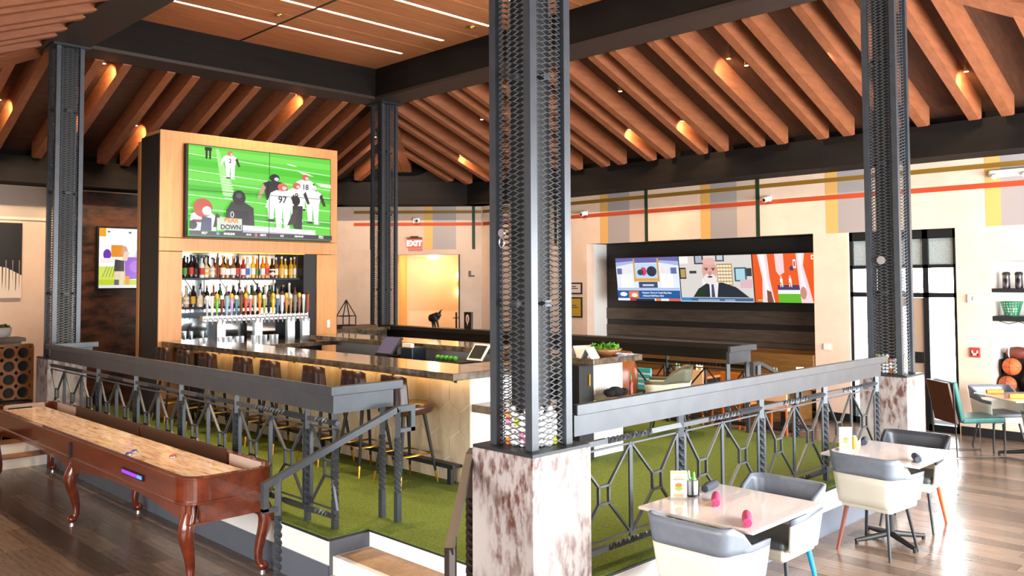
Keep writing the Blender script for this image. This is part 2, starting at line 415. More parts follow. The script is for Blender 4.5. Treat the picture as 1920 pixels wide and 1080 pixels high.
mb = MB(); dprism(mb, -.3, 2.9, -1.75, -1.65, 0, 3.2)
cw = struct(mb, 'wall_corridor', mat('corridor_cream', '#f0dcc0', .6), 'cream end wall of the lit corridor')
part(dprism(MB(), 1.93, 2.02, -1.65, -T, 0, 2.88), 'side_wall', yel, cw); part(dprism(MB(), .3, .45, -1.65, -T, 0, 2.88), 'side_wall', yel, cw)
part(dprism(MB(), .3, 2.1, -1.7, -T, 2.88, 2.95), 'corridor_ceiling', white, cw)
# left wall
wall_l = struct(MB().box(-2.2, 11.1, YW, YW+T, 0, 4.8), 'wall_left', cream, 'cream wall behind the mesh column and bar unit')
part(MB().box(-2, 5.28, YW-.03, YW, 3.38, 3.43), 'picture_rail', mat('cream_moulding', '#efe0cd', .6), wall_l)
part(MB().box(-2, 5.28, YW-.02, YW, 3.43, 3.97), 'upper_panel', mat('grey_beige_panel', '#c7b7a6', .7), wall_l)
rust = mat('rusted_dark_stone', '#6b432c', .45, 0, noise=(2.2, '#1b1310', .36, .62, 9), stretch=(1, 1, 2.2), bump=(8, .3))
struct(MB().box(5.28, 8.6, YW-.14, YW-.001, 0, 3.95), 'trim_1', rust, 'dark rusted stone chimney breast behind the side screen')
# rear shell around the camera, with window bands
mb = MB().box(-2.2, 13.6, -2.2, -2.0, 0, .45).box(-2.2, 13.6, -2.2, -2.0, 3.05, 4.6)
for i in range(2, 8): mb.box(.2+i*1.86-.07, .2+i*1.86+.07, -2.2, -2.0, .45, 3.05)
mb.box(-2.2, 3.92, -2.2, -2.0, .45, 3.05)
struct(mb, 'wall_rear', cream, 'cream wall with a band of windows')
mb = MB().box(-2.2, -2.0, -2, YW, 0, .45).box(-2.2, -2.0, -2, YW, 3.05, 4.6).box(-2.2, -2.0, 6.0, 14.4, .45, 3.05).box(-2.2, -2.0, 16.3, YW, .45, 3.05).box(-2.2, -2.0, 14.34, 14.46, .45, 3.05)
for i in range(4): mb.box(-2.2, -2.0, -.6+i*1.84-.07, -.6+i*1.84+.07, .45, 3.05)
struct(mb, 'wall_side', cream, 'cream side wall with a band of windows')

# ---- roof: coffer, beams, rafters, deck, eave beams
BX0, BX1, BY0, BY1, BZ, CZ = 3.62, 9.62, 3.45, 13.2, 5.57, 6.16   # beam ring outer edges
BW = .53
SL = .39
ceil = struct(MB().box(BX0+.2, BX1-.2, BY0+.2, BY1-.2, CZ, CZ+.06), 'ceiling', cofferw, 'orange wood coffered and raftered ceiling')
CL = ceil.location.copy()
def cpart(mb, name, mats, bevel=0): return link(mb.mesh(name, mats, Matrix.Translation(-CL)), name, ceil, bevel=bevel)
# coffer boards between the light slots
ys = [BY0+BW]+[4.53+1.09*i-.0 for i in range(8)]+[BY1-BW]
LY = [11.5-1.085*i for i in range(7)]
def coffer_edges():
    e = [12.66]
    for y in LY: e += [y+.03, y-.03, y-.52, y-.55]
    e += [4.0]; return e
ed = [12.66]; 
for y in LY: ed += [y+.035, y-.035, y-.53, y-.555]
ed.append(3.98)
for i in range(0, len(ed)-1, 2):
    y1, y0 = ed[i], ed[i+1]
    if y0 > y1: continue
    for xa, xb in ((BX0+BW, 6.43), (6.46, BX1-BW)): cpart(MB().box(xa, xb, y0, y1, CZ-.03, CZ), 'ceiling_board', cofferw)
cpart(MB().box(6.425, 6.465, 4, 12.66, CZ-.034, CZ), 'ceiling_seam', black)
ledm = mat('white_light_strip', '#fff2df', .5, emit=9)
for i, y in enumerate(LY):
    for xa, xb in ((4.35, 6.43), (6.46, 8.8)): cpart(MB().box(xa, xb, y-.03, y+.03, CZ-.022, CZ-.002), 'light_strip', ledm)
    cpart(MB().box(8.8, BX1-BW, y-.035, y+.035, CZ-.03, CZ), 'ceiling_board', cofferw)
# ring beams: web, bottom flange, lip
def beam(x0, x1, y0, y1, ax):
    b = MB().box(x0, x1, y0, y1, BZ+.05, CZ+.1)
    cpart(b, 'ring_beam', beamw)
    if ax == 'x': cpart(MB().box(x0, x1, y0-.02, y1+.02, BZ, BZ+.05), 'beam_flange', mat('brown_beam_flange', '#2c2019', .6))
    else: cpart(MB().box(x0-.02, x1+.02, y0, y1, BZ, BZ+.05), 'beam_flange', mat('brown_beam_flange', '#2c2019', .6))
beam(BX0, BX1, BY1-BW, BY1, 'x'); beam(BX0, BX1, BY0, BY0+BW, 'x')
beam(BX1-BW, BX1, BY0+BW, BY1-BW, 'y'); beam(BX0, BX0+BW, BY0+BW, BY1-BW, 'y')
# rafters
RW, RD = .13, .33
def rafter_mesh(s0, s1, name='rafter'):
    """local: runs along +x from s0 to s1 (distance from the beam), z relative to BZ-.02"""
    def z(s): return -SL*s
    pl = [(s0, 0, z(s0)), (s1-.10, 0, z(s1-.10)), (s1, 0, z(s1)+.07), (s1, 0, z(s1)+RD), (s0, 0, z(s0)+RD)]
    b = MB().extr([(a, -RW/2, c) for a, _, c in pl], (0, RW, 0)); return b.mesh(name, rafterw)
rcache = {}
def rafter(axis, pos, s0, s1):
    if s1-s0 < .25: return
    k = (round(s0, 3), round(s1, 3))
    if k not in rcache: rcache[k] = rafter_mesh(*k)
    if axis == '+x': loc, rz = (BX1, pos, BZ-.02), 0
    elif axis == '-x': loc, rz = (BX0, pos, BZ-.02), PI
    elif axis == '+y': loc, rz = (pos, BY1, BZ-.02), PI/2
    else: loc, rz = (pos, BY0, BZ-.02), -PI/2
    link(rcache[k], 'rafter', ceil, Vector(loc)-CL, rot=(0, 0, rz))
SE = 3.03
y = 16.6
YR = []
k = -6
while True:
    a = 10.157-1.072*k; YR += [a, a-.40]; k += 1
    if a < -2.5: break
for y in YR:
    if not -2.4 < y < 16: continue
    s0 = max(0, y-BY1, BY0-y); s1 = SE
    if y > 13.9: s1 = min(SE, 26.9-y-BX1)
    rafter('+x', y, round(s0+.05 if s0 > 0 else 0, 3), s1)
XR = []
for k in range(-8, 12):
    a = 4.49+1.075*k; XR += [a, a+.40]
for x in XR:
    if not -1.6 < x < 12.9: continue
    s0 = max(0, x-BX1, BX0-x); s1 = 3.03
    if x > 10.4: s1 = min(3.03, 26.9-x-BY1)
    rafter('+y', x, round(s0+.05 if s0 > 0 else 0, 3), s1)
for y in YR:
    if -1.6 < y < 15.4:
        s0 = max(0, y-BY1, BY0-y); rafter('-x', y, round(s0+.05 if s0 > 0 else 0, 3), 5.5)
for x in XR:
    if -1.6 < x < 12.6:
        s0 = max(0, x-BX1, BX0-x); rafter('-y', x, round(s0+.05 if s0 > 0 else 0, 3), 5.3)
# hip beams
def hip(cx, cy, dx, dy, L):
    z0 = BZ+.0; z1 = BZ-SL*L
    d = Vector((dx, dy, 0)).normalized(); n = Vector((-d.y, d.x, 0))*.17
    a = Vector((cx, cy, 0)); b = a+Vector((dx, dy, 0))*L
    P = [(a, z0-.06), (b, z1-.06), (b, z1+.34), (a, z0+.34)]
    for k0, k1 in ((-1.25, -.03), (.03, 1.25)): cpart(MB().extr([tuple(p+n*k0+Vector((0, 0, z))) for p, z in P], tuple(n*(k1-k0))), 'hip_beam', rafterw)
hip(BX1, BY1, 1, 1, 2.05); hip(BX0, BY1, -1, 1, 3.0); hip(BX0, BY0, -1, -1, 5.2); hip(BX1, BY0, 1, -1, 3.0)
# roof deck (one plane per slope)
def zd(s): return BZ-.02+RD-.01-SL*s
def deck(pl): cpart(MB().extr(pl, (0, 0, .06)), 'roof_deck', deckw)
g = 5.6
deck([(BX1, BY0, zd(0)), (BX1+4.2, BY0-4.2, zd(4.2)), (BX1+4.2, BY1+4.2, zd(4.2)), (BX1, BY1, zd(0))])
deck([(BX1, BY1, zd(0)), (BX1+4.2, BY1+4.2, zd(4.2)), (BX0-4.2, BY1+4.2, zd(4.2)), (BX0, BY1, zd(0))])
deck([(BX0, BY1, zd(0)), (BX0-g, BY1+g, zd(g)), (BX0-g, BY0-g, zd(g)), (BX0, BY0, zd(0))])
deck([(BX0, BY0, zd(0)), (BX0-g, BY0-g, zd(g)), (BX1+g, BY0-g, zd(g)), (BX1, BY0, zd(0))])
# eave beams
cpart(MB().box(12.72, XW, -2, 14.45, EZ, 4.45).box(12.95, XW, -2, 14.45, 4.45, 5.0), 'eave_beam', beamw)
cpart(MB().box(-2, 10.95, 16.22, YW, EZ, 4.45).box(-2, 10.95, 16.5, YW, 4.45, 5.0), 'eave_beam', beamw)
mb = MB(); dprism(mb, -.35, 3.75, 0, .6, EZ, 4.5); dprism(mb, -.35, 3.75, 0, .35, 4.5, 5.5); cpart(mb, 'eave_beam', beamw)

# ================================================================== MESH COLUMNS
meshm = mat('galvanised_mesh', '#6d7176', .4, .4)
pedm = mat('rust_streaked_panel', '#a59c99', .42, 0, noise=(13, '#5e3a31', .44, .60, 14), stretch=(1.5, 1.5, .62), bump=(14, .05))
def mottle(M):
    nt = M.node_tree; b = nt.nodes['Principled BSDF']; src = b.inputs['Base Color'].links[0].from_socket
    tc = nt.nodes.new('ShaderNodeTexCoord'); mp = nt.nodes.new('ShaderNodeMapping'); mp.inputs['Scale'].default_value = (1, 1, .6)
    n = nt.nodes.new('ShaderNodeTexNoise'); n.inputs['Scale'].default_value = 2.6; n.inputs['Detail'].default_value = 6
    r = nt.nodes.new('ShaderNodeValToRGB'); r.color_ramp.elements[0].position = .34; r.color_ramp.elements[1].position = .54
    mx = nt.nodes.new('ShaderNodeMix'); mx.data_type = 'RGBA'
    nt.links.new(tc.outputs['Object'], mp.inputs[0]); nt.links.new(mp.outputs[0], n.inputs[0]); nt.links.new(n.outputs[0], r.inputs[0]); nt.links.new(r.outputs[0], mx.inputs[0])
    mx.inputs[6].default_value = lin('#aea6a3')+(1,); nt.links.new(src, mx.inputs[7]); nt.links.new(mx.outputs[2], b.inputs['Base Color'])
mottle(pedm)
HX, HZ = .066, .0345
def mesh_panel(w, h):
    """expanded metal: wavy strands, neighbours mirrored and meeting at the knuckles"""
    b = MB(); n = int(round(w/HX)); hx = w/n; t = .0036; S = HZ/2
    for r in range(1, int(h/S)):
        ps = []
        for k in range(n+1):
            z = r*S+(S*.5 if (k+r) % 2 == 0 else -S*.5)
            ps += [(k*hx-hx*.16, z), (k*hx+hx*.16, z)]
        ps = ps[1:-1]
        vs = []
        for x_, z_ in ps: vs += [(x_, -.004, z_-t), (x_, .004, z_-t*.3), (x_, 0, z_+t)]
        fs = []
        for k in range(len(ps)-1):
            for j in range(3): fs.append((k*3+j, k*3+(j+1) % 3, (k+1)*3+(j+1) % 3, (k+1)*3+j))
        b.add(vs, fs)
    return b.mesh('mesh_panel', meshm)
CS = .36; PEDZ = 1.22
ch = BZ-PEDZ-.03
panel_me = mesh_panel(CS-.1, ch)
post_me = MB().box(-.028, .028, -.028, .028, 0, ch).mesh('corner_post', steel)
ball_me = MB().ball((0, 0, 0), .0215, 12).mesh('golf_ball', mat('white_golf_ball', '#fbfaf8', .35)); 
bcol = [mat('yellow_golf_ball', '#d8e21c', .35), mat('orange_golf_ball', '#ef8a1d', .35), mat('pink_golf_ball', '#e77fae', .35)]
def column(label, x, y, ped=.5, back=True):
    t = thing('mesh_column', label, 'column', (x, y, 0), group='mesh columns at the bar platform corners')
    link(MB().box(-ped/2, ped/2, -ped/2, ped/2, 0, PEDZ).mesh('pedestal', pedm), 'pedestal', t, bevel=.004)
    link(MB().box(-ped/2+.003, ped/2-.003, -ped/2+.003, ped/2-.003, PEDZ, PEDZ+.018).mesh('cap_plate', steel_d), 'cap_plate', t)
    zb = PEDZ+.018
    e = CS/2-.028
    for sx in (-1, 1):
        for sy in (-1, 1): link(post_me, 'corner_post', t, (sx*e, sy*e, zb))
    w = CS-.1
    link(panel_me, 'mesh_panel', t, (-w/2, -e, zb)); link(panel_me, 'mesh_panel', t, (-w/2, e, zb))
    link(panel_me, 'mesh_panel', t, (-e, -w/2, zb), rot=(0, 0, PI/2)); link(panel_me, 'mesh_panel', t, (e, -w/2, zb), rot=(0, 0, PI/2))
    # inner steel core tube carrying the roof
    link(MB().box(-.085, .085, -.085, .085, zb, zb+ch).mesh('core_tube', black), 'core_tube', t)
    for z in (.85, 2.25, 3.4): link(MB().box(-e, e, -.03, .03, zb+z, zb+z+.04).box(-.03, .03, -e, e, zb+z, zb+z+.04).mesh('cross_brace', steel_d), 'cross_brace', t)
    link(MB().box(-.24, .24, -.24, .24, BZ-.03, BZ).mesh('head_plate', steel_d), 'head_plate', t)
    return t
C1 = column('near mesh column on a rust streaked pedestal, tallest in the picture', 3.835, 3.70, .52)
C2 = column('mesh column between the glass door and the two grey chair tables', 9.45, 3.69)
C3 = column('mesh column at the shuffleboard end of the bar platform', 3.93, 12.85)
C4 = column('mesh column between the football video wall and the EXIT sign', 9.45, 12.89)
def balls(cx, cy, n_layers, lab, glab, seed):
    rnd = random.Random(seed); z0 = PEDZ+.018+.0215; e = CS/2-.03-.026
    k = 0
    for L in range(n_layers):
        nn = 7
        for i in range(nn):
            for j in range(nn):
                if 0 < i < nn-1 and 0 < j < nn-1: continue
                if L == n_layers-1 and rnd.random() < .5: continue
                xx = -e+2*e*i/(nn-1); yy = -e+2*e*j/(nn-1)
                if abs(xx) > .1 and abs(yy) > .1: continue
                c = rnd.random()
                o = link(ball_me, 'golf_ball', None, (cx+xx*.96, cy+yy*.96, z0+L*.040+rnd.random()*.004))
                cn = 'white'
                if c < .16:
                    o.data = cball[int(c/.0534) % 3]; cn = ('yellow', 'orange', 'pink')[int(c/.0534) % 3]
                o['label'] = '%s golf ball piled inside the base of the %s' % (cn, lab); o['category'] = 'golf ball'; o['group'] = cn+' '+glab
cball = []
for mm in bcol:
    me = ball_me.copy(); me.materials.clear(); me.materials.append(mm); cball.append(me)
pl_ = thing('padlock', 'small grey padlock hanging on the near column mesh', 'padlock', (3.64, 3.74, 2.6))
part(MB().tube([(3.643, 3.75, 2.54), (3.628, 3.75, 2.54)], .026, 16), 'disc', chrome, pl_)
part(MB().tube([(3.636, 3.75+.022*math.cos(a*PI/8), 2.482+.03*math.sin(a*PI/8)) for a in range(16)], .006, 6, closed=True), 'shackle', chrome, pl_)
bt_ = thing('round_badge', 'round grey badge on the mesh column beside the glass door', 'badge', (9.26, 3.72, 2.5))
part(MB().tube([(9.266, 3.70, 2.454), (9.252, 3.70, 2.454)], .045, 18), 'disc', chrome, bt_)
balls(3.835, 3.70, 6, 'near mesh column', 'golf balls in the near column', 1)
balls(9.45, 3.69, 5, 'mesh column by the glass door', 'golf balls in the column by the door', 2)

# ================================================================== DRINK RAILS
RZ = 1.47
def rail_run(t, p0, d, n, L, singles, triples, lip=(.075, .035), steel=steel):
    """p0 plan start, d unit direction, n outward normal"""
    p0, d, n = Vector(p0+(0,)), Vector(d+(0,)), Vector(n+(0,))
    def A(s, o, z): return p0+d*s+n*o+Vector((0, 0, z))
    def bx(s0, s1, o0, o1, z0, z1):
        c = A((s0+s1)/2, (o0+o1)/2, (z0+z1)/2); return MB().obox(c, d*(s1-s0)/2, n*(o1-o0)/2, (0, 0, (z1-z0)/2))
    part(bx(0, L, lip[1], lip[0], 1.402, RZ), 'top_cap', steel, t, bevel=.004)
    part(bx(.03, L-.03, -.02, .02, 1.262, 1.402), 'fascia', steel, t)
    for s in sorted(triples):
        part(MB().twist(A(s, 0, PZ), A(s, 0, 1.262), .04, .14, .82, 2.6), 'twisted_post', steel, t)
        for q_ in (-.05, .05):
            if 0 < s+q_ < L: part(MB().bar(A(s+q_, 0, .52), A(s+q_, 0, 1.15), .012, .03), 'side_bar', steel, t)
    for s in sorted(singles): part(MB().bar(A(s, 0, .52), A(s, 0, 1.15), .014, .034), 'flat_post', steel, t)
    al = sorted(list(singles)+list(triples))
    s0, s1 = al[0], al[-1]
    tr = sorted(triples)
    ext = [0.0]+tr+[L]
    for a, b in zip(ext[:-1], ext[1:]):
        if b-a < .15: continue
        for z in (1.19, .495):
            part(MB().twist(A(a, 0, z), A(b, 0, z), .034, .3, .70, 2.4*(b-a)/1.16), 'twisted_bar', steel, t)
    part(bx(0.02, L-.02, -.006, .006, 1.135, 1.147), 'upper_strip', steel, t)
    part(bx(0.02, L-.02, -.006, .006, .545, .557), 'lower_strip', steel, t)
    bays = list(zip(al[:-1], al[1:]))
    if al[0] > .3: bays.insert(0, (al[0]-.58, al[0]))
    if L-al[-1] > .3: bays.append((al[-1], al[-1]+.58))
    for a, b in bays:
        inset = .05
        a_ = a+(inset if a in triples else .01); b_ = b-(inset if b in triples else .01)
        mid = (a+b)/2; hw = .052; zt, zb_ = .90, .785
        m_ = MB()
        for (sa, za), (sb, zb2) in (((a_, 1.14), (mid-hw, zt)), ((b_, 1.14), (mid+hw, zt)), ((a_, .55), (mid-hw, zb_)), ((b_, .55), (mid+hw, zb_)),
                                    ((mid-hw, zt), (mid+hw, zt)), ((mid-hw, zb_), (mid+hw, zb_)), ((mid-hw, zt), (mid-hw, zb_)), ((mid+hw, zt), (mid+hw, zb_))):
            sa = max(sa, .0); sb = max(sb, .0); sa = min(sa, L); sb = min(sb, L)
            m_.bar(A(sa, 0, za), A(sb, 0, zb2), .014, .02, upv=tuple(n))
        part(m_, 'diamond_bracket', steel, t)
# right rail
t = thing('drink_rail', 'grey steel drink rail running from the near column to the door-side column', 'railing', (6.5, 3.59, .4))
rail_run(t, (4.06, 3.59), (1, 0), (0, -1), 4.83, [4.69-4.06+1.165*i for i in range(4)], [5.29-4.06+1.165*i for i in range(4)])
# left rail with a return at each end
t = thing('drink_rail', 'dark steel drink rail between the shuffleboard table and the bar stools', 'railing', (3.58, 8.8, .4))
rail_run(t, (3.58, 12.1), (0, -1), (-1, 0), 6.64, [12.1-v for v in (11.58, 10.96, 9.84, 8.72, 7.59, 6.45)], [12.1-v for v in (11.3-.15+.38, 10.39, 9.28, 8.16, 7.03, 5.87)][1:])
def ret(t, x0, x1, y, n, z0=PZ):
    part(MB().box(x0, x1, y-.07, y-.03, 1.402, RZ), 'top_cap', steel, t, bevel=.004)
    part(MB().box(x0+.05, x1-.06, y-.02, y+.02, 1.262, 1.402), 'fascia', steel, t)
ret(t, 3.505, 4.17, 5.50, -1); ret(t, 3.505, 4.12, 12.05, 1)
for px, py in ((3.60, 5.52), (4.04, 5.53)): part(MB().twist((px, py, PZ), (px, py, 1.262), .042, .25, .75, 2.6), 'twisted_post', steel, t)
# far rail: shade put into its steel colour, return left in plain steel
t = thing('drink_rail', 'shade-toned steel drink rail beyond the bar, below the EXIT corridor', 'railing', (9.38, 9, .4))
rail_run(t, (9.38, 12.7), (0, -1), (1, 0), 7.34, [.9+1.165*i for i in range(6)], [.32+1.165*i for i in range(7)], lip=(.08, -.16), steel=mat('shaded_rail_steel', '#241e1a', .45, .2))
ret(t, 8.84, 9.44, 5.36, -1)
for px, py in ((8.92, 5.38), (9.36, 5.38)): part(MB().twist((px, py, PZ), (px, py, 1.262), .042, .25, .75, 2.6), 'twisted_post', steel, t)
# handrails of the steps
def handrail(label, top, bot, ztop, zbot, z1, z2, mats=steel):
    """top/bot: plan ends of the sloped bar"""
    a, b = Vector(top+(0,)), Vector(bot+(0,)); d = (a-b).normalized(); L = (a-b).length
    t = thing('handrail', label, 'handrail', ((top[0]+bot[0])/2, (top[1]+bot[1])/2, 0))
    def A(p, k, z): q_ = p+d*k; return (q_.x, q_.y, z)
    part(MB().bar(A(a, 0, ztop), A(b, 0, zbot), .045), 'sloped_rail', mats, t)
    part(MB().bar(A(a, -.012, ztop), A(a, .165, ztop), .045), 'top_rail', mats, t)
    part(MB().bar(A(a, .145, ztop-.02), A(a, .145, ztop-.18), .04).bar(A(a, .165, ztop-.165), A(a, .0, ztop-.165), .04, .03), 'end_loop', mats, t)
    part(MB().twist(A(a, .01, z1), A(a, .01, ztop), .042, .26, .75, 2.6), 'twisted_post', mats, t)
    zz = zbot+(ztop-zbot)*.12/L
    part(MB().twist(A(b, .12, z2), A(b, .12, zz), .042, .1, .72, 2.6), 'twisted_post', mats, t)
    part(MB().bar(A(b, .02, zbot+.01), A(b, .02, zbot-.17), .04).bar(A(b, 0, zbot-.165), A(b, .12, zbot-.165), .04, .03), 'end_loop', mats, t)
handrail('grey steel handrail sloping down beside the shuffleboard table', (4.03, 5.33), (2.90, 5.33), 1.262, .862, PZ, 0)
brownrail = mat('brown_reflecting_steel', '#3a302c', .35, .4)
handrail('dark brown steel handrail between the corner steps and the near column', (3.60, 4.01), (2.95, 3.45), 1.15, .83, .133, 0, brownrail)
handrail('pale steel handrail at the step beyond the bar, under the far screens', (9.25, 5.16), (10.3, 5.16), 1.262, .90, PZ, 0)

# ================================================================== BAR UNIT (video wall, bottles, taps)
UY, UX0, UX1, UZ = 11.7, 4.79, 7.65, 4.37
NX0, NX1, NZ = 5.12, 7.22, 2.69
unit = thing('back_bar_unit', 'tall maple back bar tower holding the football video wall', 'cabinet', (6.2, 12.0, PZ))
part(MB().box(UX0, UX1, UY, UY+.5, 2.88, UZ), 'upper_body', unitw, unit, bevel=.004)
part(MB().box(UX0, UX1, UY, UY+.5, NZ, 2.872), 'header_panel', unitw, unit, bevel=.004)
part(MB().box(UX0, NX0, UY, UY+.5, PZ, NZ-.008), 'stile_panel', unitw, unit, bevel=.004)
part(MB().box(7.28, UX1, UY, UY+.5, PZ, NZ-.008), 'stile_panel', unitw, unit, bevel=.004)
part(MB().box(7.06, 7.28, UY+.03, UY+.5, PZ, NZ), 'dark_side_panel', black, unit)
part(MB().box(UX0-.006, UX0+.05, UY+.02, UY+.64, PZ, UZ-.05), 'black_end_panel', black, unit)
part(MB().box(UX0-.02, UX0+.03, UY+.64, UY+.72, PZ, UZ-.1), 'end_trim', unitw, unit)
part(MB().box(UX0+.05, UX1, UY+.5, UY+.62, PZ, UZ-.02), 'back_panel', black, unit)
part(MB().box(NX0, 7.06, UY+.46, UY+.49, 1.35, NZ), 'mirror', mat('bar_mirror', '#8f9496', .05, 1), unit)
part(MB().box(NX0, 7.06, UY+.0, UY+.5, NZ-.012, NZ), 'niche_trim', brass, unit)
shelfm = black
SH1, SH2 = 2.32, 1.90
part(MB().box(NX0, 7.2, UY+.12, UY+.44, SH1-.03, SH1), 'bottle_shelf', shelfm, unit)
part(MB().box(NX0, 7.2, UY+.12, UY+.44, SH2-.03, SH2), 'bottle_shelf', shelfm, unit)
for xx in (5.7, 6.35, 7.0): part(MB().bar((xx, UY+.13, SH1-.02), (xx, UY+.13, NZ), .014), 'shelf_hanger', black, unit)
for xx in (5.5, 6.05, 6.6): part(MB().bar((xx, UY+.14, SH1-.02), (xx+.14, UY+.42, SH2), .012), 'shelf_hanger', black, unit)
part(MB().box(7.47, 7.52, UY-.006, UY, 1.53, 1.65), 'wall_outlet', white, unit)
part(MB().box(NX0, 7.06, 11.2, UY+.46, PZ, 1.30), 'back_counter', steel_d, unit)
part(MB().box(NX0-.1, 7.3, 11.12, UY+.46, 1.30, 1.36), 'counter_top', stone, unit, bevel=.006)
# video wall 2x2
tv = thing('video_wall', 'big video wall of four panels showing a football game', 'screen', (6.27, UY, 2.9))
TX0, TX1, TZ0, TZ1 = 5.15, 7.46, 2.905, 4.19
part(MB().box(TX0-.03, TX1+.012, UY-.085, UY-.002, TZ0-.02, TZ1+.012), 'housing', black, tv)
pw, ph = TX1-TX0, TZ1-TZ0
p = Pic((TX0, UY-.088, TZ0), (1, 0, 0), (0, 0, 1), pw, ph)
p.rect(0, 0, 1, 1, '#5fd33c')
for i, c in enumerate(('#78e052', '#4cc62b', '#6fdc49', '#45bd27', '#63d63c', '#3fb523')):
    p.poly([(0, .98-i*.14), (1, .94-i*.14), (1, .87-i*.14), (0, .91-i*.14)], c)
for y0, y1 in ((.90, .80), (.72, .62), (.62, .52), (.45, .36), (.31, .22), (.24, .15)): p.line(0, y0, 1, y1, .004, '#e8ffe0')
p.poly([(.17, .98), (.19, .98), (.30, .47), (.22, .47)], '#a6ef8c')
for i in range(9): p.line(.20+i*.004, .68-i*.03, .27+i*.005, .672-i*.03, .004, '#e9ffe2')
p.poly([(.66, .90), (.72, .885), (.74, .87), (.68, .88)], '#eafce4'); p.poly([(.74, .82), (.82, .80), (.87, .77), (.79, .785)], '#eafce4'); p.poly([(.88, .70), (1, .69), (1, .645), (.92, .66)], '#eafce4')
def player(x, y, s, hel, jer, pant, num=None, back=True, lean=0):
    """standing figure: y = feet, s = height"""
    w = s*.5
    p.poly([(x-.14*w, y+.02*s), (x-.02*w, y+.02*s), (x, y+.46*s), (x-.2*w, y+.46*s)], pant)
    p.poly([(x+.06*w, y), (x+.18*w, y), (x+.22*w, y+.46*s), (x, y+.46*s)], pant)
    p.poly([(x-.17*w, y), (x-.0*w, y), (x-.0*w, y+.05*s), (x-.15*w, y+.05*s)], '#2a2a2a'); p.poly([(x+.05*w, y-.02*s), (x+.22*w, y-.02*s), (x+.2*w, y+.04*s), (x+.06*w, y+.04*s)], '#ececec')
    p.poly([(x-.2*w, y+.44*s), (x+.2*w, y+.44*s), (x+.3*w, y+.78*s), (x+.16*w, y+.84*s), (x-.16*w, y+.84*s), (x-.3*w, y+.78*s)], jer)
    p.poly([(x-.3*w, y+.78*s), (x-.22*w, y+.7*s), (x-.36*w, y+.45*s), (x-.44*w, y+.47*s)], jer if lean == 0 else '#c9a088')
    p.poly([(x+.3*w, y+.78*s), (x+.22*w, y+.7*s), (x+.36*w, y+.45*s), (x+.44*w, y+.47*s)], '#3a2a24')
    p.ell(x, y+.91*s, .13*w, .085*s, hel); p.ell(x+.05*w, y+.89*s, .06*w, .04*s, '#d8d4d4')
    if num: p.text(num, x, y+.64*s, .2*s, '#251c1c', .004*s)
p.rect(.105, .86, .118, .985, '#101010'); p.rect(.128, .86, .14, .985, '#101010'); p.rect(.1, .95, .145, .99, '#101010')
player(.265, .66, .31, '#e2735b', '#f3eef0', '#fbfbfb', '2')
player(.80, .35, .44, '#d9634c', '#f3eef0', '#fbfbfb', '18')
player(.855, .20, .47, '#f0ecea', '#f5f2f4', '#fbfbfb')
player(.57, .20, .56, '#171a22', '#20222b', '#f2f2f4', None, lean=1)
player(.73, .22, .46, '#d9634c', '#f3eef0', '#f5f3f5', '9')
player(.625, .10, .56, '#df6c55', '#f7f3f5', '#fbfbfb', '97')
p.poly([(.70, .17), (.72, .10), (.77, .12), (.775, .40), (.70, .40)], '#26262a'); p.ell(.725, .46, .03, .06, '#14161c'); p.poly([(.66, .16), (.72, .18), (.74, .35), (.71, .36)], '#3a3532')
p.poly([(.23, .05), (.43, .05), (.42, .34), (.36, .40), (.27, .40), (.235, .30)], '#2a2c31'); p.ell(.32, .45, .045, .085, '#131419'); p.ell(.32, .47, .02, .03, '#51545c'); p.poly([(.26, .12), (.40, .12), (.38, .30), (.28, .30)], '#15161a'); p.text('0', .275, .25, .1, '#e8e8e8')
p.poly([(.0, .06), (.17, .06), (.16, .24), (.09, .30), (.01, .24)], '#e9e7ea'); p.rect(.02, .15, .12, .18, '#8b2b2b'); p.ell(.085, .31, .062, .105, '#c9523f'); p.ell(.11, .28, .03, .05, '#efefef'); p.poly([(.07, .06), (.14, .06), (.14, .2), (.08, .22)], '#3d4a66'); p.poly([(.15, .10), (.2, .12), (.19, .24), (.17, .26)], '#2a2428'); p.ell(.02, .12, .03, .05, '#141414')
p.rect(.175, .075, .34, .21, '#cfd9c4'); p.text('BEAR', .268, .186, .072, '#f08a3a', .003); p.text('DOWN', .266, .108, .072, '#27355e', .003)
p.poly([(.345, .085), (.87, .06), (.87, .115), (.345, .14)], '#f3f1f4'); p.poly([(.345, .055), (.87, .03), (.87, .06), (.345, .085)], '#b8b4cc')
p.rect(0, 0, 1, .058, '#23282e'); p.rect(0, 0, 1, .012, '#4a4f57')
for tx, xx, ss in (('MLB', .095, .036), ('MARLINS', .255, .032), ('10-15', .385, .026), ('METS', .485, .032), ('0-0', .62, .03), ('7:00 PM ET', .745, .026), ('FS1', .915, .05)): p.text(tx, xx, .034, ss, '#f2f2f2', .002)
p.ell(.18, .034, .012, .018, '#6f9fc4'); p.ell(.435, .034, .01, .02, '#e06c50')
p.rect(.524, 0, .528, 1, '#0c1a0c'); p.rect(0, .498, 1, .5035, '#163012')
p.build('picture', SCREEN, tv)

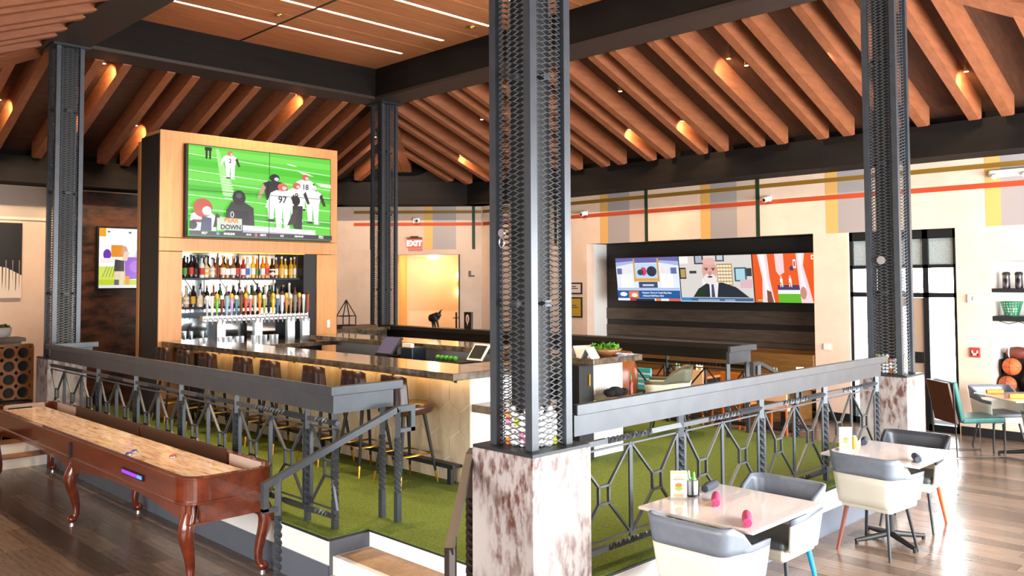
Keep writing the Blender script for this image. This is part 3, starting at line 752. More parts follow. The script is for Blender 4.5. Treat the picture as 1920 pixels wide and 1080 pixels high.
# ---- bottles
def bottle_mesh(bm, kind, glassm, capm, labm, h=.3):
    r = {0: .038, 1: .042, 2: .036, 3: .045}[kind]
    prof = {0: [(r*.95, 0), (r, .01), (r, h*.58), (r*.8, h*.66), (r*.36, h*.75), (r*.34, h*.93)],
            1: [(r, 0), (r, h*.5), (r*.9, h*.57), (r*.34, h*.66), (r*.32, h*.93)],
            2: [(r, 0), (r*1.02, h*.62), (r*.4, h*.72), (r*.38, h*.93)],
            3: [(r*.9, 0), (r*1.05, h*.3), (r, h*.48), (r*.36, h*.58), (r*.34, h*.93)]}[kind]
    b = MB().lathe(prof, 12); me = b.mesh('glass_body', glassm)
    c = MB().lathe([(r*.42, h*.9), (r*.42, h)], 10).mesh('cap', capm)
    l = MB().lathe([(r*1.03, h*.14), (r*1.03, h*.45)], 12).mesh('paper_label', labm)
    return me, c, l
BC = {'black': '#17130f', 'amber': '#9a5a22', 'orange': '#e8801e', 'clear': '#d9dcd4', 'gold': '#c9962c', 'dark brown': '#3a1f12', 'red': '#b0241c', 'pale': '#cdbfa4', 'green': '#2f5a2a', 'yellow': '#efc02a'}
LC = {'cream': '#e9dfc8', 'white': '#f4f2ee', 'red': '#c2322a', 'green': '#4f9a3c', 'blue': '#3a66b0', 'gold': '#d9ad4a', 'black': '#222222'}
bcache = {}
def bottle(x, y, z, kind, bcol, lcol, label, group, h=.3, cap='#1c1a18'):
    k = (kind, bcol, lcol, round(h, 2), cap)
    if k not in bcache:
        bcache[k] = bottle_mesh(None, kind, mat(bcol+'_bottle', BC[bcol], .12, 0, coat=.3), mat('cap_'+cap[1:], cap, .4), mat(lcol+'_label', LC[lcol], .6), h)
    t = thing('liquor_bottle', label, 'bottle', (x, y, z), group=group)
    a, b, c = bcache[k]
    o = link(a, 'glass_body', t); link(b, 'cap', t); link(c, 'paper_label', t)
    return t
top = [('black', 'black', 0), ('black', 'green', 0), ('black', 'red', 0), ('black', 'black', 0), ('clear', 'red', 2), ('pale', 'gold', 3), ('pale', 'cream', 3), ('amber', 'red', 0), ('amber', 'cream', 1), ('amber', 'white', 1), ('amber', 'white', 1),
       ('dark brown', 'red', 0), ('red', 'white', 2), ('clear', 'blue', 2), ('yellow', 'white', 2), ('orange', 'green', 2), ('orange', 'white', 2), ('orange', 'red', 2), ('dark brown', 'cream', 3), ('amber', 'cream', 2), ('gold', 'gold', 1), ('gold', 'cream', 2), ('gold', 'gold', 2), ('gold', 'white', 1), ('clear', 'blue', 2)]
nt_ = len(top)
for i, (b, l, k) in enumerate(top):
    cp = '#1c1a18' if i < 7 or b == 'dark brown' else ('#e8a838' if i < 18 else '#e9e2d0')
    bottle(NX0+.06+i*(7.1-NX0-.02)/(nt_-.6), UY+.22+.03*(i % 2), SH1, k, b, l, '%s bottle with %s label, %s from the maple stile on the upper shelf' % (b, l, ORD[i]), 'bottles on the upper back bar shelf', .30+.03*((i*7) % 3)/2, cp)
low = ['pale', 'pale', 'black', 'clear', 'black', 'amber', 'green', 'clear', 'dark brown', 'clear', 'gold', 'green', 'dark brown', 'clear', 'green', 'pale', 'black', 'clear', 'amber', 'clear']
for i, b in enumerate(low):
    bottle(NX0+.06+i*(7.16-NX0-.08)/(len(low)-1), UY+.24, SH2, (i*3) % 4, b, ('cream', 'white', 'gold')[i % 3], '%s bottle behind the tap handles, %s from the maple stile on the lower shelf' % (b, ORD[i]), 'bottles on the lower back bar shelf', .28+.03*(i % 3), ('#1c1a18', '#c08038', '#e9e2d0')[i % 3])
# ---- draft tower and tap handles
TYY, TZ = 11.42, 1.70
tw = thing('draft_tower', 'long stainless draft beer tower on three legs', 'beer tower', (6.0, TYY, 1.36))
part(MB().box(5.27, 6.93, TYY-.05, TYY+.05, TZ, TZ+.09), 'manifold', chrome, tw, bevel=.01)
for xx in (5.55, 6.12, 6.65, 6.9): part(MB().box(xx-.06, xx+.06, TYY-.035, TYY+.035, 1.36, TZ), 'leg', chrome, tw)
fa = MB().tube([(0, -.05, .045), (0, -.10, .045)], .011, 8).tube([(0, -.10, .05), (0, -.12, -.03)], .010, 8).tube([(0, -.095, .05), (0, -.095, .10)], .008, 8)
fam = fa.mesh('faucet', chrome)
NT = 23
for i in range(NT): link(fam, 'faucet', tw, Vector((5.31+i*1.58/(NT-1), TYY, TZ))-Vector((6.0, TYY, 1.36)))
hc = [('silver', '#b9c4c8'), ('white', '#e9e6df'), ('green', '#6ab52a'), ('maroon', '#7a2c2c'), ('sky blue', '#9cc4dd'), ('lilac', '#b79ad0'), ('teal', '#3d8fa8'), ('brown', '#7b4a2a'), ('red and yellow', '#c9452c'), ('pink', '#d97a86'), ('cream', '#e4d8bc'), ('orange', '#e6872a'), ('olive', '#9aa63c'), ('black', '#2a2522'), ('yellow', '#e6c23a'), ('blue', '#3d6fb8'), ('white', '#efeee8'), ('amber', '#b97a35'), ('tan', '#b98e5c'), ('grey', '#8a8580'), ('brown', '#8a5a34'), ('silver', '#c8ccd0'), ('rust', '#a4502c')]
for i in range(NT):
    nm, hx_ = hc[i]; xx = 5.31+i*1.58/(NT-1); hgt = .27+.05*((i*5) % 3)/2
    h = thing('tap_handle', '%s tap handle, %s from the maple stile on the draft tower' % (nm, ORD[i]), 'tap handle', (xx, TYY-.095, TZ+.10), group='tap handles on the draft tower')
    kk = i % 3
    prof = [[(.010, 0), (.014, .02), (.020, hgt*.5), (.026, hgt*.8), (.024, hgt*.98), (.008, hgt)], [(.010, 0), (.022, .04), (.022, hgt*.7), (.03, hgt*.82), (.03, hgt*.92), (.01, hgt)], [(.012, 0), (.016, .05), (.028, hgt*.6), (.02, hgt*.75), (.03, hgt*.9), (.012, hgt)]][kk]
    hm = mat('tap_'+hx_[1:], hx_, .35)
    link(MB().lathe(prof[:4], 10).mesh('grip', hm), 'grip', h)
    link(MB().lathe([(prof[3][0]*.98, prof[3][1]), prof[4], prof[5]], 10).mesh('crown', mat('tap_crown_%d' % kk, ('#ece9e2', '#4a2a1a', '#d9b03c')[kk], .35)), 'crown', h)
# glasses on the drip counter (front row)
gm = MB().lathe([(.028, 0), (.036, .13)], 10).mesh('pint_glass', mat('pale_glassware', '#dfe6ea', .08, 0, trans=.6))
for i in range(14):
    if i in (2, 3, 8): continue
    o = link(gm, 'pint_glass', None, (5.2+i*.09, 11.30+.03*(i % 2), 1.36)); o['label'] = 'upturned clear pint glass under the draft tower'; o['category'] = 'glass'; o['group'] = 'pint glasses under the draft tower'

# ================================================================== BAR COUNTER
BXF, BYN, BXR = 4.84, 5.60, 7.55
BT = 1.45
bar = thing('bar_counter', 'U-shaped bar with granite top and hexagon tiled front', 'bar', (6.2, 8.5, PZ))
part(MB().box(BXF, BXF+.62, BYN, UY, BT-.065, BT), 'stone_top', stone, bar, bevel=.006)
part(MB().box(BXF+.62, 6.1, BYN, BYN+.6, BT-.065, BT), 'stone_top', stone, bar, bevel=.006)
part(MB().box(6.72, BXR, BYN, BYN+.6, BT-.065, BT), 'stone_top', stone, bar, bevel=.006)
part(MB().box(BXR-.6, BXR, BYN+.6, UY-.3, BT-.065, BT), 'stone_top', stone, bar, bevel=.006)
tilem = mat('cream_marble_tile', '#d8c6aa', .35, 0, noise=(5, '#b9a384', .42, .75, 7), stretch=(1, 1, .5))
groutm = mat('pale_grout', '#fbf4e6', .7)
FX = 5.22
part(MB().box(FX, FX+.12, 5.80, UY, PZ, BT-.065), 'front_backing', groutm, bar)
# hexagon tiles on the front (long axis vertical)
hw, hh = .145, .30
def hexa(cy, cz):
    pts = [(cy-hw, cz-hh*.27), (cy, cz-hh*.58), (cy+hw, cz-hh*.27), (cy+hw, cz+hh*.27), (cy, cz+hh*.58), (cy-hw, cz+hh*.27)]
    pts = [((a-cy)*.972+cy, (b-cz)*.975+cz) for a, b in pts]
    # clip to the panel
    def clip(pl, ax, lim, keep_less):
        out = []
        for i in range(len(pl)):
            P, Q = pl[i], pl[(i+1) % len(pl)]
            ip = (P[ax] <= lim) if keep_less else (P[ax] >= lim); iq = (Q[ax] <= lim) if keep_less else (Q[ax] >= lim)
            if ip: out.append(P)
            if ip != iq:
                u_ = (lim-P[ax])/(Q[ax]-P[ax]); out.append((P[0]+(Q[0]-P[0])*u_, P[1]+(Q[1]-P[1])*u_))
        return out
    for ax, lim, kl in ((0, 5.805, False), (0, UY-.01, True), (1, PZ+.004, False), (1, BT-.07, True)):
        pts = clip(pts, ax, lim, kl)
        if len(pts) < 3: return
    ar = abs(sum(pts[i][0]*pts[(i+1) % len(pts)][1]-pts[(i+1) % len(pts)][0]*pts[i][1] for i in range(len(pts))))/2
    if ar < .002: return
    part(MB().extr([(FX, a, b) for a, b in pts], (-.008, 0, 0)), 'hexagon_tile', tilem, bar)
r_ = 0; zc = PZ+.05
while zc < BT+.2:
    cy = 5.80+(hw if r_ % 2 else 0)
    while cy < UY+hw: hexa(cy, zc); cy += 2*hw
    zc += hh*.85; r_ += 1
part(MB().box(5.12, 5.15, 5.75, UY, BT-.08, BT-.066), 'light_strip', mat('warm_strip_glow', '#ffc878', .5, emit=7), bar)
# near side panels
flute = mat('white_fluted_panel', '#efece6', .5)
part(MB().box(FX+.12, 6.1, 5.80, 5.90, PZ, BT-.065), 'side_panel', flute, bar)
nfl = 12
for i in range(nfl):
    a = 6.90+i*.045; part(MB().box(a+.002, a+.043, 5.79, 5.9, PZ, BT-.065), 'side_slat', flute, bar)
part(MB().box(6.66, 6.89, 5.74, 5.9, PZ, BT-.065), 'gate_post', black, bar, bevel=.006)
part(MB().box(6.80, 6.82, 5.725, 5.74, 1.16, 1.28), 'brass_pull', brass, bar)
part(MB().box(FX+.01, 6.0, 5.45, 5.80, 1.06, 1.13), 'service_ledge', stonee, bar, bevel=.004)
part(MB().box(6.9, 7.3, 5.45, 5.79, 1.0, 1.05), 'service_ledge', mat('khaki_ledge', '#8c8260', .5), bar, bevel=.004)
part(MB().box(7.44, 7.50, 5.85, 11.4, PZ, BT-.065), 'inner_panel', flute, bar)
part(MB().box(5.36, 5.9, 6.3, 11.1, PZ, 1.16), 'under_counter', steel_d, bar); part(MB().box(6.55, 6.95, 6.3, 11.1, PZ, 1.2), 'under_counter', steel_d, bar)
hook = MB().tube([(FX-.01, 6.05, 1.335), (FX-.05, 6.05, 1.33), (FX-.06, 6.05, 1.35)], .008, 6).ball((FX-.062, 6.05, 1.353), .014, 8).box(FX-.012, FX-.008, 6.03, 6.07, 1.31, 1.36)
hme = hook.mesh('bag_hook', black, Matrix.Translation((-FX, -6.05, 0)))
for i in range(6): link(hme, 'bag_hook', bar, Vector((FX, 6.0+i*.95, 0))-Vector((6.2, 8.5, PZ)))
# foot rail bench along the front
fr = thing('foot_rail', 'black steel foot rest running along the bar front', 'foot rest', (5.1, 8.5, PZ))
part(MB().box(5.10, 5.205, 5.9, 11.4, PZ+.15, PZ+.175), 'tread', mat('ribbed_black_steel', '#22201f', .4, .4), fr)
part(MB().bar((5.10, 5.9, PZ+.165), (5.10, 11.4, PZ+.165), .02, .04), 'edge_bar', steel_d, fr)
for i in range(6):
    yy = 5.94+i*1.07; part(MB().box(5.10, 5.14, yy, yy+.05, PZ, PZ+.15), 'leg', steel_d, fr)

# ---- bar stools
def u_shell(n, hw_, back, front, zt, zb, lean, thick, rad=.10):
    """U-shaped shell open to +x; zt(s), zb(s) heights by path fraction"""
    pts = []
    L1 = [(front, -hw_)]
    m_ = 6
    path = [(front, hw_)]
    for i in range(1, 5): path.append((front+(back+rad-front)*i/4, hw_))
    for i in range(1, m_+1):
        t = PI/2+PI/2*i/m_; path.append((back+rad+rad*math.cos(t), hw_-rad+rad*math.sin(t)))
    for i in range(1, 5): path.append((back, (hw_-rad)-(2*(hw_-rad))*i/4))
    for i in range(1, m_+1):
        t = PI+PI/2*i/m_; path.append((back+rad+rad*math.cos(t), -hw_+rad+rad*math.sin(t)))
    for i in range(1, 5): path.append((back+rad+(front-back-rad)*i/4, -hw_))
    return path
def shell(path, zt, zb, cx, lean, thick, mid=None):
    """returns (upper MB, lower MB); zt/zb/mid are functions of the plan point"""
    def off(p, k):
        x, y = p; dx, dy = x-cx, y; L = math.hypot(dx, dy) or 1
        return (x+dx/L*k, y+dy/L*k)
    def grid(za, zb_):
        b = MB(); b.smooth = True; N = len(path); rows = 4
        outer = []; inner = []
        for p in path:
            a0, a1 = za(p), zb_(p)
            o_ = []; i_ = []
            for r in range(rows+1):
                z = a0+(a1-a0)*r/rows; f = lean*(z-.62)
                q_ = off(p, f); o_.append((q_[0], q_[1], z)); q2 = off(p, f-thick); i_.append((q2[0], q2[1], z))
            outer.append(o_); inner.append(i_)
        vs = [v for c_ in outer for v in c_]+[v for c_ in inner for v in c_]
        K = rows+1; O = N*K; fs = []
        for i in range(N-1):
            for r in range(rows):
                fs.append((i*K+r, (i+1)*K+r, (i+1)*K+r+1, i*K+r+1)); fs.append((O+i*K+r, O+i*K+r+1, O+(i+1)*K+r+1, O+(i+1)*K+r))
            fs.append((i*K+rows, (i+1)*K+rows, O+(i+1)*K+rows, O+i*K+rows)); fs.append((i*K, O+i*K, O+(i+1)*K, (i+1)*K))
        for i in (0, N-1):
            for r in range(rows): fs.append((i*K+r, i*K+r+1, O+i*K+r+1, O+i*K+r) if i == 0 else (i*K+r+1, i*K+r, O+i*K+r, O+i*K+r+1))
        b.add(vs, fs); return b
    if mid is None: return grid(zb, zt), None
    return grid(mid, zt), grid(zb, mid)
def leg_taper(mb, p0, p1, r0, r1, n=10): return mb.tube([p0, p1], [r0, r1], n)

def make_stool():
    t = thing('bar_stool', 'x', 'bar stool')
    path = u_shell(0, .178, -.215, -.075, None, None, 0, 0, .075)
    def zt(p): 
        x = p[0]; return .99 if x < -.13 else .99-(x+.13)/.075*.03
    def zb(p): return .66
    up_, _ = shell(path, zt, zb, -.16, -.10, .045)
    o = part(up_, 'backrest', leather, t, local=True)
    seat = MB(); pl = []
    for i in range(24):
        a = 2*PI*i/24; c, s_ = math.cos(a), math.sin(a)
        pl.append((.02+.235*math.copysign(abs(c)**.7, c), .215*math.copysign(abs(s_)**.7, s_)))
    vs = []; rows = [(.82, .63), (.96, .645), (1.02, .68), (1.0, .71), (.92, .728), (.6, .735)]
    for k_, z in rows: vs += [(a*k_, b*k_, z) for a, b in pl]
    fs = []
    for r in range(len(rows)-1):
        for k in range(24): fs.append((r*24+k, r*24+(k+1) % 24, (r+1)*24+(k+1) % 24, (r+1)*24+k))
    seat.smooth = True; seat.add(vs, fs); seat.add(vs[:24], [tuple(reversed(range(24)))]); seat.add(vs[-24:], [tuple(range(24))])
    part(seat, 'seat', leather_t, t, local=True)
    for sx in (-1, 1):
        for sy in (-1, 1):
            a, b = Vector((sx*.12+.01, sy*.12, .64)), Vector((sx*.215+.01, sy*.205, 0)); c = a+(b-a)*.83
            l = part(leg_taper(MB(), a, c, .019, .013), 'leg', black, t, local=True)
            part(leg_taper(MB(), c, b, .0132, .010), 'ferrule', brass, l, local=True)
    k = (.64-.27)/.64; fx, fy = .12+(.215-.12)*k, .12+(.205-.12)*k
    part(MB().tube([(fx+.01, fy, .27), (fx+.01, -fy, .27), (-fx+.01, -fy, .27), (-fx+.01, fy, .27)], .009, 8, closed=True), 'footrest', brass, t, local=True)
    return t
stool0 = make_stool()
SY = [6.32, 6.96, 7.67, 8.56, 9.18, 10.07, 10.71, 11.36]
for i, y in enumerate(SY):
    o = stool0 if i == 0 else dup(stool0, (0, 0, 0))
    o.location = (4.87, y, PZ+.002)
    o['label'] = 'dark brown leather bar stool, %s along the bar from the corner steps' % ORD[i]; o['group'] = 'leather stools along the bar front'

# ---- things on and in the bar
def box_thing(name, label, cat, mb, mats, bevel=.003, group=None): return solo(mb, name, mats, label, cat, group, bevel=bevel)
pos = thing('till_terminal', 'black touchscreen till tilted up behind the bar', 'till', (6.75, 9.1, 1.2))
part(MB().box(6.62, 6.88, 8.95, 9.25, 1.2, 1.30), 'base', black, pos, bevel=.01)
sm_ = MB().obox((6.72, 9.05, 1.41), (.0, .18, 0), (.085, 0, .11), (-.014, 0, .009)); part(sm_, 'screen_body', black, pos, bevel=.006)
part(MB().obox((6.704, 9.05, 1.421), (0, .16, 0), (.076, 0, .098), (-.002, 0, .0013)), 'screen', mat('purple_till_screen', '#4b4466', .2, emit=.15), pos)
part(MB().bar((6.78, 9.05, 1.3), (6.76, 9.05, 1.40), .12, .05), 'stand', black, pos)
prn = thing('receipt_printer', 'dark blue receipt printer beside the tilted till', 'printer', (6.8, 8.6, 1.2))
part(MB().box(6.66, 6.9, 8.50, 8.74, 1.2, 1.42), 'body', mat('navy_plastic', '#16202e', .35), prn, bevel=.02)
part(MB().box(6.67, 6.72, 8.53, 8.71, 1.42, 1.47), 'paper', white, prn)
# tablet, green tray, condiments near the bar corner
tab = thing('tablet_stand', 'white framed tablet leaning on a stand behind the bar', 'tablet', (6.75, 7.35, 1.2))
part(MB().obox((6.74, 7.35, 1.42), (0, .13, 0), (.07, 0, .09), (-.008, 0, .006)), 'frame', white, tab, bevel=.004)
part(MB().obox((6.731, 7.35, 1.427), (0, .105, 0), (.055, 0, .071), (-.002, 0, .0015)), 'screen', black, tab)
part(MB().bar((6.78, 7.35, 1.2), (6.75, 7.35, 1.4), .05, .02), 'stand', black, tab)
box_thing('garnish_tray', 'black garnish caddy with bright green limes behind the bar', 'tray', MB().box(6.55, 6.85, 7.55, 8.0, 1.2, 1.30), black, .01)
gr_ = MB()
for i in range(5): gr_.ball((6.62, 7.62+.07*i, 1.325), .032, 10)
for i in range(5):
    o = solo(MB().ball((6.62, 7.62+.08*i, 1.335), .035, 10), 'lime', mat('lime_green', '#3f8a1e', .5), 'bright green lime in the black garnish caddy', 'lime', 'limes in the garnish caddy')
def small_bottle(x, y, z, h, r, col, cap, label, name='sauce_bottle', cat='bottle', group=None):
    t = thing(name, label, cat, (x, y, z), group=group)
    link(MB().lathe([(r, 0), (r, h*.6), (r*.45, h*.72), (r*.4, h*.85)], 12).mesh('bottle_body', mat('b_'+col[1:], col, .25)), 'bottle_body', t)
    link(MB().lathe([(r*.5, h*.84), (r*.45, h)], 10).mesh('cap', mat('c_'+cap[1:], cap, .4)), 'cap', t)
    return t
for i, (x, y, c, cp, nm) in enumerate(((6.75, 6.95, '#a82418', '#d23a2a', 'red'), (6.72, 6.80, '#1d1a17', '#2f7a38', 'green capped black'), (6.78, 6.70, '#3b1d12', '#1d1a17', 'brown'), (6.70, 6.60, '#6a2a1a', '#e9e4da', 'white capped brown'))):
    small_bottle(x, y, 1.2, .26, .03, c, cp, '%s sauce bottle behind the bar beside the tablet' % nm, group='sauce bottles behind the bar')
c_ = thing('menu_caddy', 'white printed carton of straws on the bar well', 'carton', (6.7, 6.45, 1.2))
part(MB().box(6.62, 6.76, 6.38, 6.52, 1.2, 1.46), 'carton', mat('white_carton', '#e9e6e6', .5), c_)
part(MB().box(6.61, 6.62, 6.38, 6.52, 1.39, 1.41).box(6.62, 6.76, 6.372, 6.38, 1.39, 1.41), 'red_stripe', mat('red_print', '#b83a30', .5), c_)
# bull figure and plaque on the far rail
bull = thing('bull_sculpture', 'small black bull figurine on the far drink rail', 'figurine', (9.35, 11.3, RZ))
bb = MB().ball((9.35, 11.3, RZ+.17), .075, 12).ball((9.35, 11.38, RZ+.15), .062, 12).ball((9.35, 11.2, RZ+.21), .045, 10)
bb.tube([(9.35, 11.24, RZ+.19), (9.35, 11.4, RZ+.16)], [.07, .06], 10)
part(bb, 'body', black, bull)
for dy in (-.02, .05, .10): part(MB().tube([(9.35, 11.27+dy, RZ+.13), (9.35+.02, 11.25+dy*1.2, RZ)], [.022, .014], 8), 'leg', black, bull)
part(MB().tube([(9.35, 11.17, RZ+.23), (9.33, 11.12, RZ+.27), (9.35, 11.14, RZ+.30)], [.012, .009, .004], 6).tube([(9.35, 11.21, RZ+.24), (9.37, 11.16, RZ+.29), (9.37, 11.11, RZ+.30)], [.012, .009, .004], 6), 'horns', black, bull)
pl_ = thing('award_plaque', 'framed black plaque with a pale goblet picture on the far rail', 'plaque', (9.36, 10.45, RZ))
part(MB().box(9.34, 9.38, 10.36, 10.54, RZ, RZ+.28), 'frame', mat('dark_plaque_wood', '#2a1712', .4), pl_, bevel=.004)
p = Pic((9.339, 10.52, RZ+.02), (0, -1, 0), (0, 0, 1), .14, .24); p.rect(0, 0, 1, 1, '#1a1210'); p.ell(.5, .62, .3, .3, '#e6dcd4'); p.poly([(.3, .5), (.7, .5), (.52, .15), (.46, .15)], '#d9cfc6'); p.ell(.5, .6, .12, .2, '#c4573a'); p.ell(.5, .22, .08, .06, '#c9a03a'); p.build('picture', PRINT, pl_)
# wire basket hanging rack on counter behind
wb = thing('wire_glass_rack', 'black wire rack shaped like a peaked house on a wood shelf', 'rack', (8.55, 12.6, 1.47))
mbx = MB(); ZR = 1.50
A_, B_, C_, D_ = (8.3, 12.5, ZR), (8.56, 12.5, ZR), (8.56, 12.7, ZR), (8.3, 12.7, ZR)
apx = (8.43, 12.6, ZR+.44)
for a, b in ((A_, B_), (B_, C_), (C_, D_), (D_, A_)): mbx.tube([a, b], .010, 6)
for a in (A_, B_, C_, D_):
    m2 = (a[0], a[1], ZR+.16); mbx.tube([a, m2], .010, 6); mbx.tube([m2, apx], .010, 6)
for i in range(4):
    a, b = ((A_, B_), (B_, C_), (C_, D_), (D_, A_))[i]; mbx.tube([(a[0], a[1], ZR+.16), (b[0], b[1], ZR+.16)], .008, 6)
part(mbx, 'wire_frame', black, wb)
part(MB().box(8.25, 9.0, 12.45, 12.8, 1.455, 1.49), 'wood_board', mat('walnut_board', '#6a4426', .5), wb)
box_thing('side_counter', 'dark counter below the wire rack beside the far column', 'counter', MB().box(7.7, 9.15, 12.4, 12.9, PZ, 1.40).box(7.66, 9.2, 12.36, 12.94, 1.40, 1.455), stone, .004)
# bowl of greens, menus, cloth and sauce on the near side of the bar
bw = thing('salad_bowl', 'brown wooden bowl heaped with bright greens on the bar corner', 'bowl', (7.12, 5.78, BT))
part(MB().lathe([(.07, 0), (.12, .02), (.19, .075), (.18, .075), (.1, .03)], 20, (7.12, 5.78, BT)), 'bowl', mat('wood_bowl', '#8a5634', .4), bw)
gb = MB(); rn = random.Random(4)
for i in range(60):
    a = rn.random()*6.28; r = .15*math.sqrt(rn.random()); c = Vector((7.12+r*math.cos(a), 5.78+r*math.sin(a), BT+.08+.03*rn.random()))
    d = Vector((rn.uniform(-1, 1), rn.uniform(-1, 1), rn.uniform(.1, .8))).normalized()*.045; n_ = d.cross(Vector((rn.uniform(-1, 1), rn.uniform(-1, 1), .3))).normalized()*.02
    gb.add([c-d, c+n_, c+d, c-n_, c+Vector((0, 0, .008))], [(0, 1, 4), (1, 2, 4), (2, 3, 4), (3, 0, 4)])
o = part(gb, 'lettuce_leaves', mat('lettuce_green', '#5da51e', .5, noise=(20, '#3d7a14', .3, .7)), bw); o['kind'] = 'stuff'
for i, (x, yy, an, cc, lb) in enumerate(((6.80, 5.72, .3, '#efece8', 'white folded menu standing on the bar beside the bowl'), (6.95, 5.95, -.3, '#d9c9bd', 'pale pink folded menu behind the bowl on the bar'))):
    t = thing('folded_menu', lb, 'menu', (x, yy, BT), an)
    link(MB().extr([(-.11, -.07, 0), (.11, -.07, 0), (.11, 0, .11), (-.11, 0, .11)], (0, .004, 0)).mesh('front_leaf', mat('menu_'+cc[1:], cc, .6)), 'front_leaf', t)
    link(MB().extr([(-.11, .07, 0), (.11, .07, 0), (.11, 0, .11), (-.11, 0, .11)], (0, -.004, 0)).mesh('back_leaf', mat('menu_'+cc[1:], cc, .6)), 'back_leaf', t)
box_thing('flyer', 'flat blue and white flyer lying on the bar end', 'flyer', MB().box(7.33, 7.5, 5.68, 5.9, BT, BT+.004), mat('blue_flyer', '#5f8fd0', .5, noise=(12, '#e6eaf2', .45, .55)), 0)
cl = MB(); cl.smooth = True
rn = random.Random(9)
for cx_, cy_, r in ((6.98, 5.6, .07), (7.05, 5.58, .085), (7.13, 5.62, .07), (7.2, 5.6, .06)): cl.ball((cx_, cy_, 1.05+r*.55), r, 12, .6)
box_thing('black_apron', 'crumpled black cloth on the low khaki ledge of the bar', 'cloth', cl, mat('black_cloth', '#141318', .9, bump=(30, .6)), 0)
small_bottle(7.27, 5.55, 1.05, .2, .022, '#8a1f12', '#2f8a3a', 'red hot sauce bottle with green cap on the bar ledge')
# hot copper stool/barrel chairs behind white bar end are left to the far dining area

# ================================================================== SHUFFLEBOARD TABLE
SX0, SX1, SY0, SY1 = 2.66, 3.40, 5.98, 11.25
STZ = .84
sb = thing('shuffleboard_table', 'long mahogany shuffleboard table on carved cabriole legs', 'game table', ((SX0+SX1)/2, (SY0+SY1)/2, 0))
def rrect(x0, x1, y0, y1, r, n=12):
    out = []
    for cx, cy, a0 in ((x1-r, y1-r, 0), (x0+r, y1-r, 90), (x0+r, y0+r, 180), (x1-r, y0+r, 270)):
        for i in range(n+1): a = R(a0+90*i/n); out.append((cx+r*math.cos(a), cy+r*math.sin(a)))
    return out
def frame(mb, o, i, z0, z1):
    n = len(o); vs = [(a, b, z0) for a, b in o]+[(a, b, z1) for a, b in o]+[(a, b, z0) for a, b in i]+[(a, b, z1) for a, b in i]
    fs = []
    for k in range(n):
        j = (k+1) % n
        fs += [(k, j, n+j, n+k), (2*n+j, 2*n+k, 3*n+k, 3*n+j), (n+k, n+j, 3*n+j, 3*n+k), (j, k, 2*n+k, 2*n+j)]
    return mb.add(vs, fs)
rO, rI = .19, .15
part(frame(MB(), rrect(SX0, SX1, SY0, SY1, rO), rrect(SX0+.045, SX1-.045, SY0+.045, SY1-.045, rI), .66, STZ-.016), 'cabinet_wall', mahog, sb)
part(frame(MB(), rrect(SX0-.008, SX1+.008, SY0-.008, SY1+.008, rO), rrect(SX0+.05, SX1-.05, SY0+.05, SY1-.05, rI), STZ-.016, STZ), 'top_moulding', mahog, sb, bevel=.003)
part(frame(MB(), rrect(SX0-.012, SX1+.012, SY0-.012, SY1+.012, rO), rrect(SX0+.03, SX1-.03, SY0+.03, SY1-.03, rI), .645, .668), 'lower_moulding', mahog, sb, bevel=.003)
part(prismxy(MB(), rrect(SX0+.04, SX1-.04, SY0+.04, SY1-.04, rI), .66, .675), 'gutter_bed', mat('grey_gutter_carpet', '#8d8379', .9), sb)
part(MB().box(SX0+.075, SX1-.20, SY0+.14, SY1-.22, .70, .805), 'playfield', maple, sb, bevel=.004)
part(MB().box(SX0+.07, SX0+.075, SY0+.14, SY1-.22, .71, .80), 'playfield_edge', mat('orange_edge', '#c8652a', .3), sb)
# padded cradle panels inside the far side, and pale end liners
pan = mat('dark_walnut_liner', '#3f2015', .35)
for y0, y1 in ((6.75, 8.55), (8.6, 10.4)): part(MB().box(SX1-.052, SX1-.045, y0, y1, .69, STZ+.02), 'liner_panel', pan, sb)
lin_m = mat('pale_end_liner', '#cdb5a6', .8)
part(MB().box(SX1-.055, SX1-.045, SY0+.19, 6.7, .69, STZ-.005), 'end_liner', lin_m, sb); part(MB().box(SX1-.055, SX1-.045, 10.45, SY1-.19, .69, STZ-.005), 'end_liner', lin_m, sb)
part(MB().box(SX0+.15, SX1-.15, SY1-.055, SY1-.045, .69, STZ-.005), 'end_liner', lin_m, sb)
part(MB().box(SX0+.2, SX0+.45, SY1-.06, SY1-.055, .78, .80), 'end_slot', black, sb)
# aprons with shallow arches between the legs
def apron(x, t_):
    for ya, yb in ((SY0+.1, 8.47), (8.47, SY1-.1)):
        n = 14; lo = [(x, ya+(yb-ya)*i/n, .50+.09*math.sin(PI*i/n)**.8) for i in range(n+1)]
        vs = lo+[(x, p[1], .655) for p in lo]; vs += [(x+t_, p[1], p[2]) for p in vs]
        m_ = 2*(n+1); fs = []
        for i in range(n): fs += [(i, i+1, n+2+i, n+1+i), (m_+i+1, m_+i, m_+n+1+i, m_+n+2+i), (i+1, i, m_+i, m_+i+1)]
        part(MB().add(vs, fs), 'apron', mahog, sb)
apron(SX0+.045, .03); apron(SX1-.075, .03)
part(MB().box(SX0+.13, SX1-.13, SY0+.04, SY0+.07, .50, .655), 'apron', mahog, sb); part(MB().box(SX0+.13, SX1-.13, SY1-.07, SY1-.04, .50, .655), 'apron', mahog, sb)
part(MB().box(SX0+.045, SX0+.2, SY0+.035, SY0+.045, .497, .51), 'bead_trim', mat('carved_mahogany', '#7d3a20', .4, bump=(80, .8)), sb)
for y0 in (8.42,): part(MB().box(SX0-.013, SX0+.002, y0-.05, y0, .65, .80), 'joint_strap', steel_d, sb)
